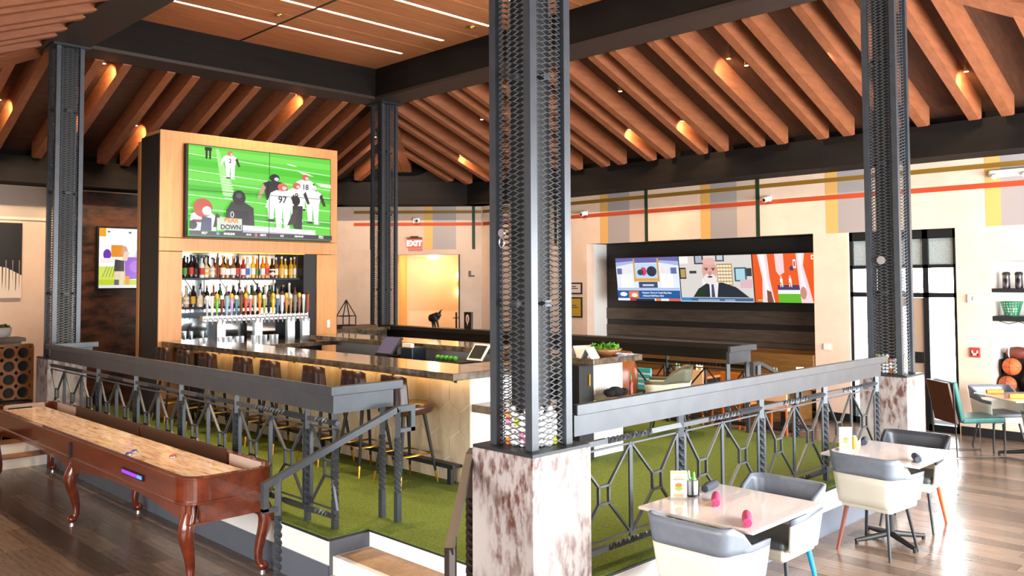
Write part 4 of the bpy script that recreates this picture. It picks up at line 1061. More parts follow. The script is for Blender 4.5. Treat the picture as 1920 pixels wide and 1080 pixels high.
def cab_leg(x, y, ox, oy):
    d = Vector((ox, oy, 0)).normalized()
    def Q(k, z): return Vector((x, y, 0))+d*k+Vector((0, 0, z))
    pts = [(-.02, .64), (.0, .56), (.03, .49), (.045, .43), (.03, .36), (.005, .27), (-.012, .18), (-.012, .11), (.012, .065)]
    rad = [.05, .055, .062, .06, .05, .04, .033, .029, .03]
    l = part(MB().tube([Q(k, z) for k, z in pts], rad, 10), 'leg', mahog, sb)
    part(MB().ball(Q(.022, .065), .045, 10, .8), 'scroll_foot', mahog, l)
    part(MB().tube([Q(.022, .03), Q(.022, 0)], [.018, .024], 10), 'leveler', chrome, l)
    part(MB().obox(Q(-.005, .575), Vector((-d.y, d.x, 0))*.035, (0, 0, .06), d*.052), 'carved_block', mat('carved_mahogany', '#7d3a20', .4, bump=(80, .8)), l)
for y, oy in ((SY0+.13, -.6), (8.55, 0), (SY1-.13, .6)):
    cab_leg(SX0+.09, y, -1, oy); cab_leg(SX1-.09, y, 1, oy)
lt = thing('score_light', 'purple glowing scorer window in the shuffleboard side', 'display', (SX0, 6.95, .72))
part(MB().box(SX0-.012, SX0-.002, 6.72, 7.16, .715, .76), 'bezel', black, lt)
part(MB().box(SX0-.015, SX0-.012, 6.84, 7.14, .724, .75), 'purple_lamp', mat('purple_glow', '#7a2ce0', .3, emit=1.0), lt)
part(MB().box(SX0-.015, SX0-.012, 6.74, 6.83, .724, .75), 'blue_lamp', mat('blue_glow', '#4a7ce8', .3, emit=1.0), lt)
puckb = mat('chrome_puck', '#c9ccd2', .2, .8)
for i, (x, y, c, nm) in enumerate(((2.78, 7.36, '#3a3fb0', 'blue capped puck nearest the near edge of the playfield'), (2.86, 7.44, '#3a3fb0', 'blue capped puck behind the edge puck on the playfield'), (3.0, 7.0, '#c02c3c', 'red capped puck on the shuffleboard playfield'))):
    pk_ = thing('shuffle_puck', nm, 'puck', (x, y, .805)); link(MB().lathe([(.026, 0), (.029, .004), (.029, .014), (.024, .018)], 16).mesh('weight', puckb), 'weight', pk_)
    link(MB().lathe([(.021, .018), (.02, .026)], 16).mesh('cap', mat('puckcap_'+c[1:], c, .4)), 'cap', pk_)

# ================================================================== DINING TABLES AND TUB CHAIRS
ttop = mat('pale_quartz_top', '#efe7e1', .14, 0, noise=(30, '#e6dbd3', .35, .7), coat=.4)
def din_table(cx, cy, sx, sy, label, z=.762, rz=0):
    t = thing('dining_table', label, 'table', (cx, cy, 0), rz)
    link(MB().box(-sx/2, sx/2, -sy/2, sy/2, z-.022, z).mesh('table_top', ttop), 'table_top', t, bevel=.008)
    link(MB().box(-sx/2+.06, sx/2-.06, -sy/2+.06, sy/2-.06, z-.034, z-.022).mesh('sub_top', black), 'sub_top', t)
    link(MB().tube([(0, 0, .05), (0, 0, z-.03)], .036, 14).mesh('column', black), 'column', t)
    for a in range(4):
        an = PI/4+a*PI/2+.2; d = Vector((math.cos(an), math.sin(an), 0))
        link(MB().tube([d*.02+Vector((0, 0, .07)), d*.2+Vector((0, 0, .045)), d*.33+Vector((0, 0, .03))], [.026, .022, .016], 8).tube([d*.32+Vector((0, 0, .03)), d*.32], .016, 8).mesh('foot', black), 'foot', t)
    return t
T1 = din_table(5.04, 3.03, .92, .84, 'pale square dining table with pink napkins, closest to the near column')
T2 = din_table(7.52, 2.98, .86, .82, 'pale square dining table with dark napkins, in front of the door-side column')
vin = mat('grey_vinyl', '#747b86', .38, 0, noise=(20, '#6b727c', .35, .7)); crm = mat('cream_shell', '#e0dccb', .5); seatm = mat('dark_grey_seat', '#5a6265', .45)
vind = mat('charcoal_vinyl', '#33373d', .4)
def tub_chair(label, x, y, rz, legcol, vinyl=vin, group='grey and cream tub chairs'):
    """local: open to +x (faces +x), back at -x"""
    t = thing('tub_chair', label, 'chair', (x, y, 0), rz, group=group)
    path = u_shell(0, .27, -.25, .27, None, None, 0, 0, .075)
    def zt(p):
        x_ = p[0]
        if x_ < -.12: return .81
        if x_ < .03: return .81-(x_+.12)/.15*.155
        return .655
    def md(p):
        x_ = p[0]; return .615 if x_ > .05 else .615+.03*min(1, (.05-x_)/.2)
    def zb(p): return .40 if p[0] < 0 else .40+.03*p[0]/.27
    a, b = shell(path, zt, zb, .02, .16, .03, md)
    part(a, 'upper_shell', vinyl, t, local=True); part(b, 'lower_shell', crm, t, local=True)
    part(MB().box(-.19, .27, -.215, .215, .36, .44), 'seat_base', crm, t, local=True, bevel=.02)
    part(MB().box(-.20, .27, -.212, .212, .44, .49), 'seat', seatm, t, local=True, bevel=.02)
    for sx in (-1, 1):
        for sy in (-1, 1):
            c = (sx, sy) == (-1, 1)
            lg = part(leg_taper(MB(), (sx*.16, sy*.17, .38), (sx*.23, sy*.225, 0), .02 if c else .015, .012 if c else .011), 'leg', mat('leg_'+legcol[1:], legcol, .4) if c else steel_d, t, local=True)
    return t
tub_chair('grey and cream tub chair cut by the lower picture edge, beside the pink napkin table', 4.60, 2.93, 0, '#8a3a2c')
tub_chair('grey and cream tub chair with one bright blue leg', 5.58, 3.02, PI, '#1f9bdc')
tub_chair('grey and cream tub chair with one red-brown leg, seen from behind', 7.20, 2.96, -.1, '#7e4433')
tub_chair('charcoal and cream tub chair with one orange leg at the dark napkin table', 8.18, 3.03, PI+.1, '#e8562a', vind)
# table items
ZT = .762
def napkin(x, y, rz, col, label, z=ZT, L=.21, group=None):
    t = thing('napkin_roll', label, 'napkin', (x, y, z), rz, group=group)
    m_ = mat('napkin_'+col[1:], col, .85, bump=(60, .3))
    link(MB().tube([(-L/2, 0, .029), (-L*.2, 0, .031), (L*.2, 0, .030), (L/2, 0, .029)], [.026, .031, .030, .027], 12).mesh('roll', m_), 'roll', t)
    link(MB().tube([(L/2-.002, 0, .029), (L/2+.004, 0, .031)], [.015, .012], 10).mesh('inner_fold', mat('napkin_fold_'+col[1:], col, .9)), 'inner_fold', t)
    return t
napkin(5.0, 3.12, R(211), '#c23f66', 'pink rolled napkin near the middle of the first table')
napkin(4.72, 2.73, R(211), '#c23f66', 'pink rolled napkin at the front corner of the first table')
napkin(5.28, 3.34, R(10), '#3a3f49', 'dark grey rolled napkin against the railing on the first table', L=.2)
napkin(7.28, 2.66, R(30), '#3f4652', 'dark grey rolled napkin at the front corner of the second table', L=.16)
napkin(7.72, 3.27, R(20), '#3a3f49', 'dark grey rolled napkin at the back edge of the second table', L=.16)
def menu_card(x, y, label, rz=R(-45), z=ZT, h=.19, w=.11):
    t = thing('menu_card', label, 'menu', (x, y, z), rz)
    link(MB().box(-w/2, w/2, -.004, .004, 0, h).mesh('card', mat('card_ivory', '#efe6cf', .55)), 'card', t)
    link(MB().box(-w/2-.012, w/2+.012, -.03, .03, 0, .012).mesh('stand', mat('clear_acrylic', '#e6ecec', .08, trans=.7)), 'stand', t)
    p = Pic((x, y, z), (1, 0, 0), (0, 0, 1), w, h); c, s_ = math.cos(rz), math.sin(rz)
    p.u = Vector((c, s_, 0)); p.n = p.u.cross(p.v); p.o = Vector((x, y, z))-p.u*w/2+p.n*.0045
    p.rect(.06, .04, .94, .96, '#f4ead0'); p.rect(.06, .9, .94, .96, '#c4cf6a'); p.ell(.5, .42, .26, .15, '#d9995a'); p.ell(.5, .5, .22, .08, '#b8642e'); p.ell(.5, .38, .25, .05, '#6a9a3a'); p.rect(.2, .08, .8, .2, '#d9a06a'); p.rect(.15, .68, .85, .72, '#8a7a5a'); p.rect(.25, .76, .75, .79, '#8a7a5a')
    p.build('printed_face', PRINT, t); return t
menu_card(4.92, 3.36, 'ivory menu card with a food picture on the first table')
menu_card(7.33, 3.27, 'ivory menu card at the corner of the second table', h=.2)
cup = thing('condiment_cup', 'silver and black cup of green topped bottles on the first table', 'caddy', (5.06, 3.36, ZT))
cup.scale = (1.25, 1.25, 1.2)
link(MB().lathe([(.044, .008), (.046, .09)], 14).mesh('cup', mat('striped_steel_cup', '#a9adb2', .4, .4)), 'cup', cup); link(MB().lathe([(.0465, 0), (.0465, .012)], 14).mesh('base_ring', black), 'base_ring', cup)
for a in range(6): link(MB().box(-.004, .004, .043, .049, .0, .095).mesh('rib', black), 'rib', cup, rot=(0, 0, R(a*60+20)))
for i, (dx, dy, c) in enumerate(((-.02, .01, '#3fa32a'), (.012, -.016, '#5fc22a'), (.015, .02, '#e9ece6'))): link(MB().lathe([(.014, .02), (.014, .09), (.009, .105), (.006, .135)], 10, (dx, dy, 0)).mesh('bottle_top', mat('top_'+c[1:], c, .35)), 'bottle_top', cup)
yb = thing('mustard_bottle', 'yellow mustard bottle on the second table', 'bottle', (7.46, 3.25, ZT)); link(MB().lathe([(.024, 0), (.026, .01), (.026, .09), (.018, .1)], 12).mesh('bottle_body', mat('mustard_yellow', '#d9a936', .4)), 'bottle_body', yb); link(MB().lathe([(.016, .1), (.013, .112)], 10).mesh('cap', white), 'cap', yb)

# ---- far right table group by the ball niche
T3 = din_table(12.27, 3.12, .86, .86, 'pale dining table with orange napkins below the ball niche', rz=R(48.7))
tub_chair('grey tub chair behind the orange napkin table, below the niche', 12.66, 3.56, R(228.7), '#2a2c30')
tub_chair('charcoal and cream tub chair at the right picture edge by the orange napkin table', 11.72, 2.66, R(48.7), '#2a2c30', vind)
napkin(12.25, 3.48, R(-52), '#dc8a3a', 'orange rolled napkin nearer the teal chair', L=.2)
napkin(11.98, 3.12, R(-48), '#e0a040', 'orange rolled napkin across the front of the far table', L=.26)
cup2 = dup(cup, (12.35, 2.95, ZT), 0, 'dark cup with green tops on the orange napkin table')
tc = thing('lounge_chair', 'teal leather chair with walnut back shell and slim sled base', 'chair', (11.99, 3.71, 0), R(48.7))
teal = mat('teal_leather', '#2f6f68', .35, 0, noise=(15, '#2a5f59', .35, .7)); wal = mat('walnut_shell', '#5a3018', .4, 0, noise=(5, '#452310', .3, .7), stretch=(4, 4, .5))
slim = mat('bronze_rod', '#4a443c', .35, .6)
part(MB().obox((0, -.05, .46), (.25, 0, 0), (0, .28, 0), (0, .0, .035)), 'seat', teal, tc, local=True, bevel=.02)
part(MB().obox((0, .27, .70), (.24, 0, 0), (0, .05, .25), (0, .03, -.006)), 'backrest', teal, tc, local=True, bevel=.02)
part(MB().obox((0, .36, .68), (.25, 0, 0), (0, .055, .26), (0, .016, -.0035)), 'back_shell', wal, tc, local=True, bevel=.006)
for sx in (-.26, .26):
    part(MB().tube([(sx, .36, .92), (sx, .33, .012), (sx, -.30, .012), (sx, -.30, .44)], .010, 8), 'sled_leg', slim, tc, local=True)
# ---- wall things on the right wall
sh = thing('niche_shelf', 'upper black shelf in the niche holding two shakers', 'shelf', (XW+.3, 3.0, 2.08), kind=None)
part(MB().box(XW+.01, XW+.5, 2.2, 3.80, 2.06, 2.115), 'board', black, sh, bevel=.003)
sh = thing('niche_shelf', 'lower black shelf in the niche holding the green basket', 'shelf', (XW+.3, 3.0, 1.66))
part(MB().box(XW+.01, XW+.5, 2.2, 3.80, 1.655, 1.725), 'board', black, sh, bevel=.003)
part(MB().tube([(XW+.03, 3.72, 1.655), (XW+.03, 3.6, 1.62), (XW+.03, 3.48, 1.655), (XW+.03, 3.36, 1.62), (XW+.03, 3.24, 1.655)], .006, 6), 'hook_wire', slim, sh)
for i, y in enumerate((3.66, 3.50)):
    s_ = thing('trophy_flask', ('dark silver flask on the upper niche shelf, nearer the fire strobe', 'dark silver flask on the upper niche shelf, nearer the picture edge')[i], 'flask', (XW+.2, y, 2.115), group='flasks on the niche shelf')
    link(MB().lathe([(.045, 0), (.05, .02), (.046, .18), (.05, .19)], 14).mesh('flask_body', mat('flask_steel', '#6b6468', .25, .7, noise=(8, '#2a2226', .45, .55))), 'flask_body', s_)
    link(MB().lathe([(.052, .19), (.052, .22), (.03, .235)], 14).box(.03, .075, -.012, .012, .2, .225).mesh('lid', black), 'lid', s_)
bk = thing('range_basket', 'green plastic range ball basket on the lower niche shelf', 'basket', (XW+.2, 3.6, 1.725))
gm_ = mat('green_basket_plastic', '#1d7a4c', .45)
for i in range(6):
    k = i/5; part(MB().tube([(XW+.2+(.085+.05*k)*math.cos(a*PI/12), 3.6+(.085+.05*k)*math.sin(a*PI/12), 1.73+.19*k) for a in range(24)], .006 if i < 5 else .011, 6, closed=True), 'basket_ring', gm_, bk)
for a in range(20):
    an = a*PI/10; part(MB().bar((XW+.2+.085*math.cos(an), 3.6+.085*math.sin(an), 1.727), (XW+.2+.135*math.cos(an), 3.6+.135*math.sin(an), 1.92), .011, .005), 'basket_slat', gm_, bk)
part(MB().lathe([(.085, 0), (.085, .006)], 20, (XW+.2, 3.6, 1.725)), 'basket_floor', gm_, bk)
k = 0
for z in (1.755, 1.795, 1.83):
    for a in range(5):
        o = link(ball_me, 'golf_ball', None, (XW+.2+.055*math.cos(a*1.257+z*9), 3.6+.055*math.sin(a*1.257+z*9), z)); o['label'] = 'white golf ball inside the green range basket'; o['category'] = 'golf ball'; o['group'] = 'golf balls in the green basket'
# sports balls stacked behind the far table
def sball(x, y, z, r, m_, label, name, cat, seams=None):
    t = thing(name, label, cat, (x, y, z-r)); b = MB().ball((0, 0, r), r, 24); link(b.mesh('cover', m_), 'cover', t)
    if seams:
        for rot in seams[1]:
            c = [Matrix.Rotation(rot[0], 3, 'X') @ Matrix.Rotation(rot[1], 3, 'Y') @ Vector((r*1.002*math.cos(a*PI/16), r*1.002*math.sin(a*PI/16), 0)) for a in range(32)]
            link(MB().tube([v+Vector((0, 0, r)) for v in c], r*.018, 5, closed=True).mesh('seam', seams[0]), 'seam', t)
    return t
bskt = mat('orange_basketball', '#c8602a', .6, bump=(120, .4)); bskt2 = mat('brown_basketball', '#a8552c', .6, bump=(120, .4)); seamm = mat('black_seam', '#1a1412', .6)
S3 = (seamm, [(0, 0), (R(90), 0), (0, R(90)), (R(35), R(30))])
sball(XW+.2, 3.62, 1.01, .122, bskt, 'orange basketball on top of the ball pile in the niche', 'basketball', 'ball', S3)
sball(XW+.16, 3.67, .76, .118, bskt2, 'brown basketball low in the niche beside the fire pull', 'basketball', 'ball', S3)
ft = thing('football', 'brown leather football with white stripes above the basketballs', 'ball', (XW+.3, 3.56, 1.10))
fp = [(.001, -.17), (.05, -.14), (.078, -.09), (.09, 0), (.078, .09), (.05, .14), (.001, .17)]
fo = link(MB().lathe(fp, 16).mesh('cover', mat('football_leather', '#6b3226', .5)), 'cover', ft, (0, 0, .1), rot=(R(90), 0, 0))
for zz in (-.1, .1): link(MB().lathe([(.0755, zz-.012), (.0735, zz+.012)], 16).mesh('stripe', white), 'stripe', ft, (0, 0, .1), rot=(R(90), 0, 0))
sball(XW+.3, 3.34, .98, .105, mat('white_pink_volleyball', '#e9ddd8', .5), 'white volleyball beside the football in the niche', 'volleyball', 'ball', (mat('pink_panel', '#c98a80', .5), [(0, 0), (R(70), 0)]))
sball(XW+.22, 3.36, .74, .11, mat('black_ball', '#231f1f', .5), 'black ball with pale stripes at the picture edge in the niche', 'playground_ball', 'ball', (mat('pale_stripe', '#c9a48f', .5), [(0, 0), (R(60), 0), (R(120), 0)]))
for y, z, lb in ((3.52, .60, 'lime green tennis ball below the orange basketball'), (3.34, .57, 'lime green tennis ball at the picture edge below the niche')): sball(XW+.14, y, z, .06, mat('tennis_felt', '#b5dc1e', .9), lb, 'tennis_ball', 'ball')
dk = mat('dark_brown_ball', '#3a2218', .6)
for i, (dx, y, z, r) in enumerate(((.34, 3.68, .98, .09), (.33, 3.45, .82, .11), (.33, 3.66, .66, .11), (.33, 3.24, 1.05, .1), (.3, 3.2, .66, .11))): sball(XW+dx, y, z, r, (dk, mat('black_ball', '#231f1f', .5))[i % 2], 'dark ball deep in the niche pile, %s from the front basketball' % ORD[i], 'playground_ball', 'ball')
bin_ = thing('ball_bin', 'wire bin with black shade panels holding the ball pile in the niche', 'bin', (XW+.2, 3.1, .45))
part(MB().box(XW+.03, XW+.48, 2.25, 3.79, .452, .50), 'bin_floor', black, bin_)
part(MB().box(XW+.45, XW+.47, 2.25, 3.79, .5, 1.18), 'shade_back', black, bin_); part(MB().box(XW+.24, XW+.45, 3.77, 3.79, .5, 1.1), 'shade_side', black, bin_)  # black panels added to stand in for shadow behind the balls
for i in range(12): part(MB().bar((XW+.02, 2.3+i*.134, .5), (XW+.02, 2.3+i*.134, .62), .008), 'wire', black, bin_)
fs_ = thing('fire_strobe', 'white fire strobe on the cream wall beside the niche', 'alarm', (XW, 4.03, 1.93)); part(MB().box(XW-.035, XW-.002, 3.95, 4.11, 1.91, 2.03), 'backplate', mat('strobe_white', '#efe8dc', .5), fs_, bevel=.008); part(MB().box(XW-.06, XW-.035, 3.97, 4.03, 1.94, 2.0), 'lens', mat('strobe_lens', '#f6f2ea', .1, trans=.4), fs_, bevel=.006)
fp_ = thing('fire_pull', 'red fire alarm pull station on the cream wall', 'alarm', (XW, 4.02, 1.13)); part(MB().box(XW-.04, XW-.002, 3.96, 4.09, 1.13, 1.27), 'body', mat('alarm_red', '#b8322c', .4), fp_, bevel=.006); part(MB().box(XW-.05, XW-.04, 3.985, 4.065, 1.16, 1.19).box(XW-.05, XW-.04, 3.985, 4.0, 1.16, 1.23).box(XW-.05, XW-.04, 4.05, 4.065, 1.16, 1.23), 'pull_handle', white, fp_)
box_thing('thermostat', 'small cream thermostat between the screens and the glazing', 'thermostat', MB().box(XW-.03, XW-.002, 6.17, 6.28, 1.12, 1.22), mat('thermostat_cream', '#ece3d6', .5), .006)
def seclamp(y, z, label):
    t = thing('wall_camera', label, 'camera', (XW, y, z)); part(MB().box(XW-.03, XW-.008, y-.05, y+.05, z-.01, z+.09), 'bracket', white, t, bevel=.01); part(MB().tube([(XW-.03, y, z+.04), (XW-.13, y+.03, z+.01)], .045, 12), 'housing', white, t); part(MB().tube([(XW-.128, y+.03, z+.01), (XW-.135, y+.032, z+.008)], .03, 10), 'lens', black, t)
seclamp(11.28, 3.60, 'white wall camera on the plaid band above the framed notices'); seclamp(7.2, 3.60, 'white wall camera on the plaid band above the middle screens')
em = thing('emergency_light', 'white twin emergency light on the plaid wall at the picture edge', 'light', (XW, 3.5, 3.70)); part(MB().box(XW-.09, XW-.008, 3.2, 3.78, 3.68, 3.79), 'housing', white, em, bevel=.03)
for y in (3.30, 3.68): part(MB().tube([(XW-.1, y, 3.70), (XW-.15, y, 3.68)], .035, 12), 'lamp_head', white, em)
for i, (z0, z1, c, lb) in enumerate(((1.98, 2.22, '#d9c6bd', 'black framed pale certificate beside the TV recess'), (1.50, 1.92, '#b8942c', 'black framed yellow certificate beside the TV recess'))):
    t = thing('framed_notice', lb, 'picture', (XW, 11.6, z0)); part(MB().box(XW-.025, XW-.003, 11.40, 11.82, z0, z1), 'frame', black, t); part(MB().box(XW-.029, XW-.025, 11.43, 11.79, z0+.03, z1-.03), 'paper', mat('paper_'+c[1:], c, .6), t)
    part(MB().box(XW-.031, XW-.029, 11.5, 11.72, (z0+z1)/2-.01, (z0+z1)/2+.01).box(XW-.031, XW-.029, 11.55, 11.67, (z0+z1)/2+.03, (z0+z1)/2+.05), 'print', mat('paper_ink', '#5a4a3a', .6), t)
# ---- three screens in the recess
def screen(y0, y1, label, draw):
    """y0 > y1: left edge seen by the viewer is y0; tilted forward"""
    t = thing('wall_screen', label, 'television', (13.6, (y0+y1)/2, 1.86))
    tl = R(7); vv = Vector((-math.sin(tl), 0, math.cos(tl))); uu = Vector((0, -1, 0)); o = Vector((13.55, y0, 1.865)); h = .84; w = y0-y1; nn = uu.cross(vv)
    part(MB().obox(o+uu*w/2+vv*h/2-nn*.03, uu*(w/2+.006), vv*(h/2+.01), nn*.028), 'housing', black, t)
    part(MB().bar(o+uu*w/2+vv*h/2-nn*.06, Vector((14.0, (y0+y1)/2, 2.3)), .2, .2), 'mount', black, t)
    p = Pic(o, uu, vv, w, h); draw(p); p.build('picture', SCREEN, t)
def d1(p):
    p.rect(0, 0, 1, 1, '#dfe6f4'); p.rect(0, .88, 1, 1, '#6a62a8'); p.poly([(0, .8), (.3, .88), (.3, .93), (0, .9)], '#a8b4d8'); p.poly([(.7, .88), (1, .8), (1, .9), (.7, .93)], '#a8b4d8')
    p.rect(.30, .45, .68, .86, '#b9d4ea'); p.rect(.29, .44, .315, .98, '#d89a3a'); p.rect(.67, .44, .695, .98, '#d89a3a'); p.rect(.31, .45, .67, .52, '#e0a23c')
    p.ell(.45, .68, .05, .1, '#d83a6a'); p.ell(.58, .68, .08, .12, '#2a3448'); p.ell(.4, .66, .05, .07, '#3a4458'); p.rect(.36, .30, .66, .44, '#3f4c74'); p.rect(.42, .34, .6, .38, '#c9d4e8')
    for x in (.12, .22, .76, .86): p.poly([(x-.05, .3), (x+.05, .3), (x+.04, .62), (x-.04, .62)], '#f4f4fb'); p.ell(x, .7, .03, .07, '#e9dfe0')
    p.rect(.02, .62, .1, .76, '#5f6ea8'); p.rect(.88, .62, .97, .76, '#5f6ea8'); p.rect(0, .25, 1, .3, '#aebfdf')
    p.rect(0, 0, 1, .24, '#1f5a9a'); p.ell(.1, .15, .06, .05, '#f2f4f8'); p.rect(.19, .07, .35, .22, '#e87a2a'); p.ell(.28, .13, .05, .05, '#f4e6dc')
    p.rect(0, 0, 1, .055, '#e9edf4'); p.rect(.2, 0, .3, .055, '#c23a3a'); p.rect(.62, 0, .7, .055, '#e8842c'); p.rect(.82, 0, 1, .055, '#d9664e'); p.rect(.3, .0, .6, .05, '#1a2a44')
    p.text('Panthers: This Is A Tough Play Next', .64, .185, .055, '#ffffff', .001); p.text('of Second Half Now: 34-6', .58, .115, .055, '#ffffff', .001)
def d2(p):
    p.rect(0, 0, 1, 1, '#d6d0cb'); p.rect(0, .84, .13, 1, '#efece8'); p.rect(.0, .5, .09, .75, '#2a2620'); p.rect(.01, .53, .08, .72, '#b8985a'); p.rect(.22, .82, .35, 1, '#2f3440'); p.rect(.24, .85, .33, 1, '#a8b0bc'); p.rect(.52, .87, .64, 1, '#4a505c'); p.rect(.54, .9, .62, 1, '#c4c8d0')
    p.rect(.53, .36, .74, .82, '#b08a4a')
    for i in range(5):
        for j in range(6): p.rect(.54+i*.04, .38+j*.073, .572+i*.04, .43+j*.073, '#efe6d2')
    p.rect(.77, .44, .93, .74, '#3a5a72'); p.rect(.79, .47, .91, .71, '#a8d0dc'); p.rect(.84, .3, 1, .48, '#d8b4bc'); p.rect(.93, .55, 1, .72, '#3a3a3a'); p.rect(.15, .62, .25, .68, '#3a3a44'); p.rect(.32, .37, .37, .5, '#e8e8e4')
    p.poly([(.18, .1), (.95, .1), (.78, .32), (.6, .42), (.38, .4), (.26, .28)], '#1d2a36'); p.poly([(.2, .1), (.34, .1), (.4, .38), (.28, .3)], '#1c3324')
    p.poly([(.42, .1), (.52, .1), (.55, .42), (.42, .42)], '#e9e0e4'); p.poly([(.44, .1), (.49, .1), (.48, .38), (.45, .38)], '#3a4a6a')
    p.ell(.435, .68, .105, .25, '#d9a498'); p.ell(.435, .88, .095, .08, '#e2b0a4'); p.ell(.435, .5, .09, .12, '#e6dfdc'); p.rect(.36, .72, .42, .74, '#5a4440'); p.rect(.46, .72, .52, .74, '#5a4440'); p.ell(.44, .62, .025, .05, '#c88c80'); p.ell(.44, .545, .035, .02, '#5a2f2c'); p.ell(.395, .70, .014, .018, '#2a2424'); p.ell(.49, .70, .014, .018, '#2a2424')
    p.rect(0, 0, 1, .09, '#44638a'); p.rect(0, 0, .15, .09, '#2f86c8'); p.rect(.25, .02, .55, .06, '#8aa4c4'); p.rect(.62, .02, .76, .06, '#8aa4c4'); p.rect(.0, 0, 1, .015, '#dfe6ee')
def d3(p):
    p.rect(0, 0, 1, 1, '#e8581c')
    p.poly([(.08, 1), (.24, 1), (.26, .5), (.32, 0), (.12, 0), (.14, .5)], '#f2d2d6'); p.poly([(.11, 1), (.2, 1), (.22, .45), (.26, .1), (.18, .1), (.16, .5)], '#f7eef0'); p.poly([(.2, 0), (.3, 0), (.27, .22), (.2, .26)], '#7a4a42')
    p.poly([(.36, 1), (.5, 1), (.5, .62), (.42, .55), (.37, .65)], '#f0d0d4')
    p.rect(.38, 0, .74, .18, '#62b62c'); p.rect(.38, .18, .74, .26, '#e9ecea'); p.rect(.38, .26, .73, .36, '#443a63'); p.ell(.62, .70, .035, .05, '#4a3a62'); p.rect(.645, .7, .69, .88, '#efe9ea'); p.rect(.655, .74, .68, .84, '#d8402c')
    for x in (.445, .585): p.poly([(x-.02, .32), (x-.008, .32), (x, .42), (x+.012, .32), (x+.025, .32), (x+.02, .5), (x-.02, .5)], '#f2efe9'); p.ell(x, .53, .012, .025, '#e9dccf'); p.rect(x-.02, .38, x-.005, .41, '#e8581c')
    p.poly([(.70, 1), (.83, 1), (.8, .75), (.86, .4), (.92, 0), (.74, 0), (.72, .4)], '#f2d2d6'); p.poly([(.73, 1), (.8, 1), (.77, .7), (.82, .35), (.84, .1), (.77, .1), (.75, .4)], '#f7eef0'); p.ell(.78, .2, .05, .13, '#c98a7a')
    p.rect(.93, .87, .985, .96, '#f6f2ee'); p.ell(.957, .915, .014, .024, '#e8581c'); p.rect(.05, .03, .13, .06, '#7ad07a')
screen(10.62, 9.14, 'leftmost recess screen showing a blue sports studio', d1)
screen(9.12, 7.62, 'middle recess screen showing a bearded person in a dark jacket', d2)
screen(7.60, 6.44, 'rightmost recess screen filled with orange and blurred legs', d3)
# side screen on the rusted chimney breast
t = thing('side_screen', 'bright wall screen on the dark rusted stone', 'television', (6.2, YW-.16, 2.15))
part(MB().box(5.66, 6.92, YW-.24, YW-.145, 2.13, 3.31), 'housing', black, t)
p = Pic((5.69, YW-.243, 2.16), (1, 0, 0), (0, 0, 1), 1.2, 1.12)
p.rect(0, 0, 1, 1, '#f6f4f4'); p.rect(0, 0, 1, .14, '#b8cc28'); p.rect(0, 0, 1, .05, '#d8d8dc'); p.rect(0, .14, .5, .36, '#cdd85a'); p.rect(0, .86, .1, 1, '#e8a020'); p.rect(.18, .52, .36, .72, '#e08a1c'); p.poly([(.40, .15), (.70, .15), (.74, .53), (.38, .52)], '#8f4fc8'); p.ell(.56, .36, .1, .1, '#a86ad8'); p.ell(.12, .56, .06, .09, '#6a2fa8'); p.rect(.02, .42, .24, .5, '#e9e4e0')
p.poly([(.22, .28), (.38, .28), (.38, .46), (.24, .48)], '#35323a'); p.rect(.24, .05, .3, .28, '#e0c8b8'); p.rect(.31, .05, .37, .28, '#e0c8b8'); p.rect(.23, .05, .3, .14, '#5a5a60'); p.rect(.40, .06, .46, .2, '#e08a1c'); p.ell(.38, .62, .05, .09, '#c99a80'); p.poly([(.34, .46), (.42, .46), (.46, .6), (.38, .62)], '#e6c4a8')
p.ell(.60, .76, .07, .07, '#dfeaf0'); p.poly([(.52, .52), (.78, .52), (.76, .72), (.6, .72)], '#c4cfe0'); p.poly([(.64, .78), (.9, .78), (.9, .88), (.62, .86)], '#1c2c3c'); p.rect(.74, .5, .8, .8, '#3a3a44')
for i in range(4): p.line(.05+i*.05, .18, .12+i*.04, .36, .008, '#4a7a2c')
p.rect(.12, .93, .16, .95, '#3a3a3a'); p.rect(.44, .92, .48, .95, '#6a6a6a'); p.rect(.68, .945, .78, .96, '#3a3a3a')
p.build('picture', SCREEN, t)
# ---- left wall pieces
t = thing('wall_art', 'black brushstroke painting dripping down the cream wall', 'painting', (4.0, YW, 2.0))
part(MB().box(2.9, 4.46, YW-.05, YW-.002, 2.0, 3.32), 'canvas', mat('ivory_canvas', '#efdfca', .7), t)
p = Pic((2.9, YW-.052, 2.0), (1, 0, 0), (0, 0, 1), 1.56, 1.32); p.poly([(0, .38), (.3, .42), (.6, .46), (.85, .40), (1, .30), (1, 1), (0, 1)], '#1b1715')
rn = random.Random(3)
for i in range(30): x = i/30; p.poly([(x, .5), (x+.012, .5), (x+.008, .42-rn.random()*.34), (x+.003, .42-rn.random()*.34)], ('#2a2522', '#8f8378')[i % 2])
p.build('painted_face', PRINT, t)
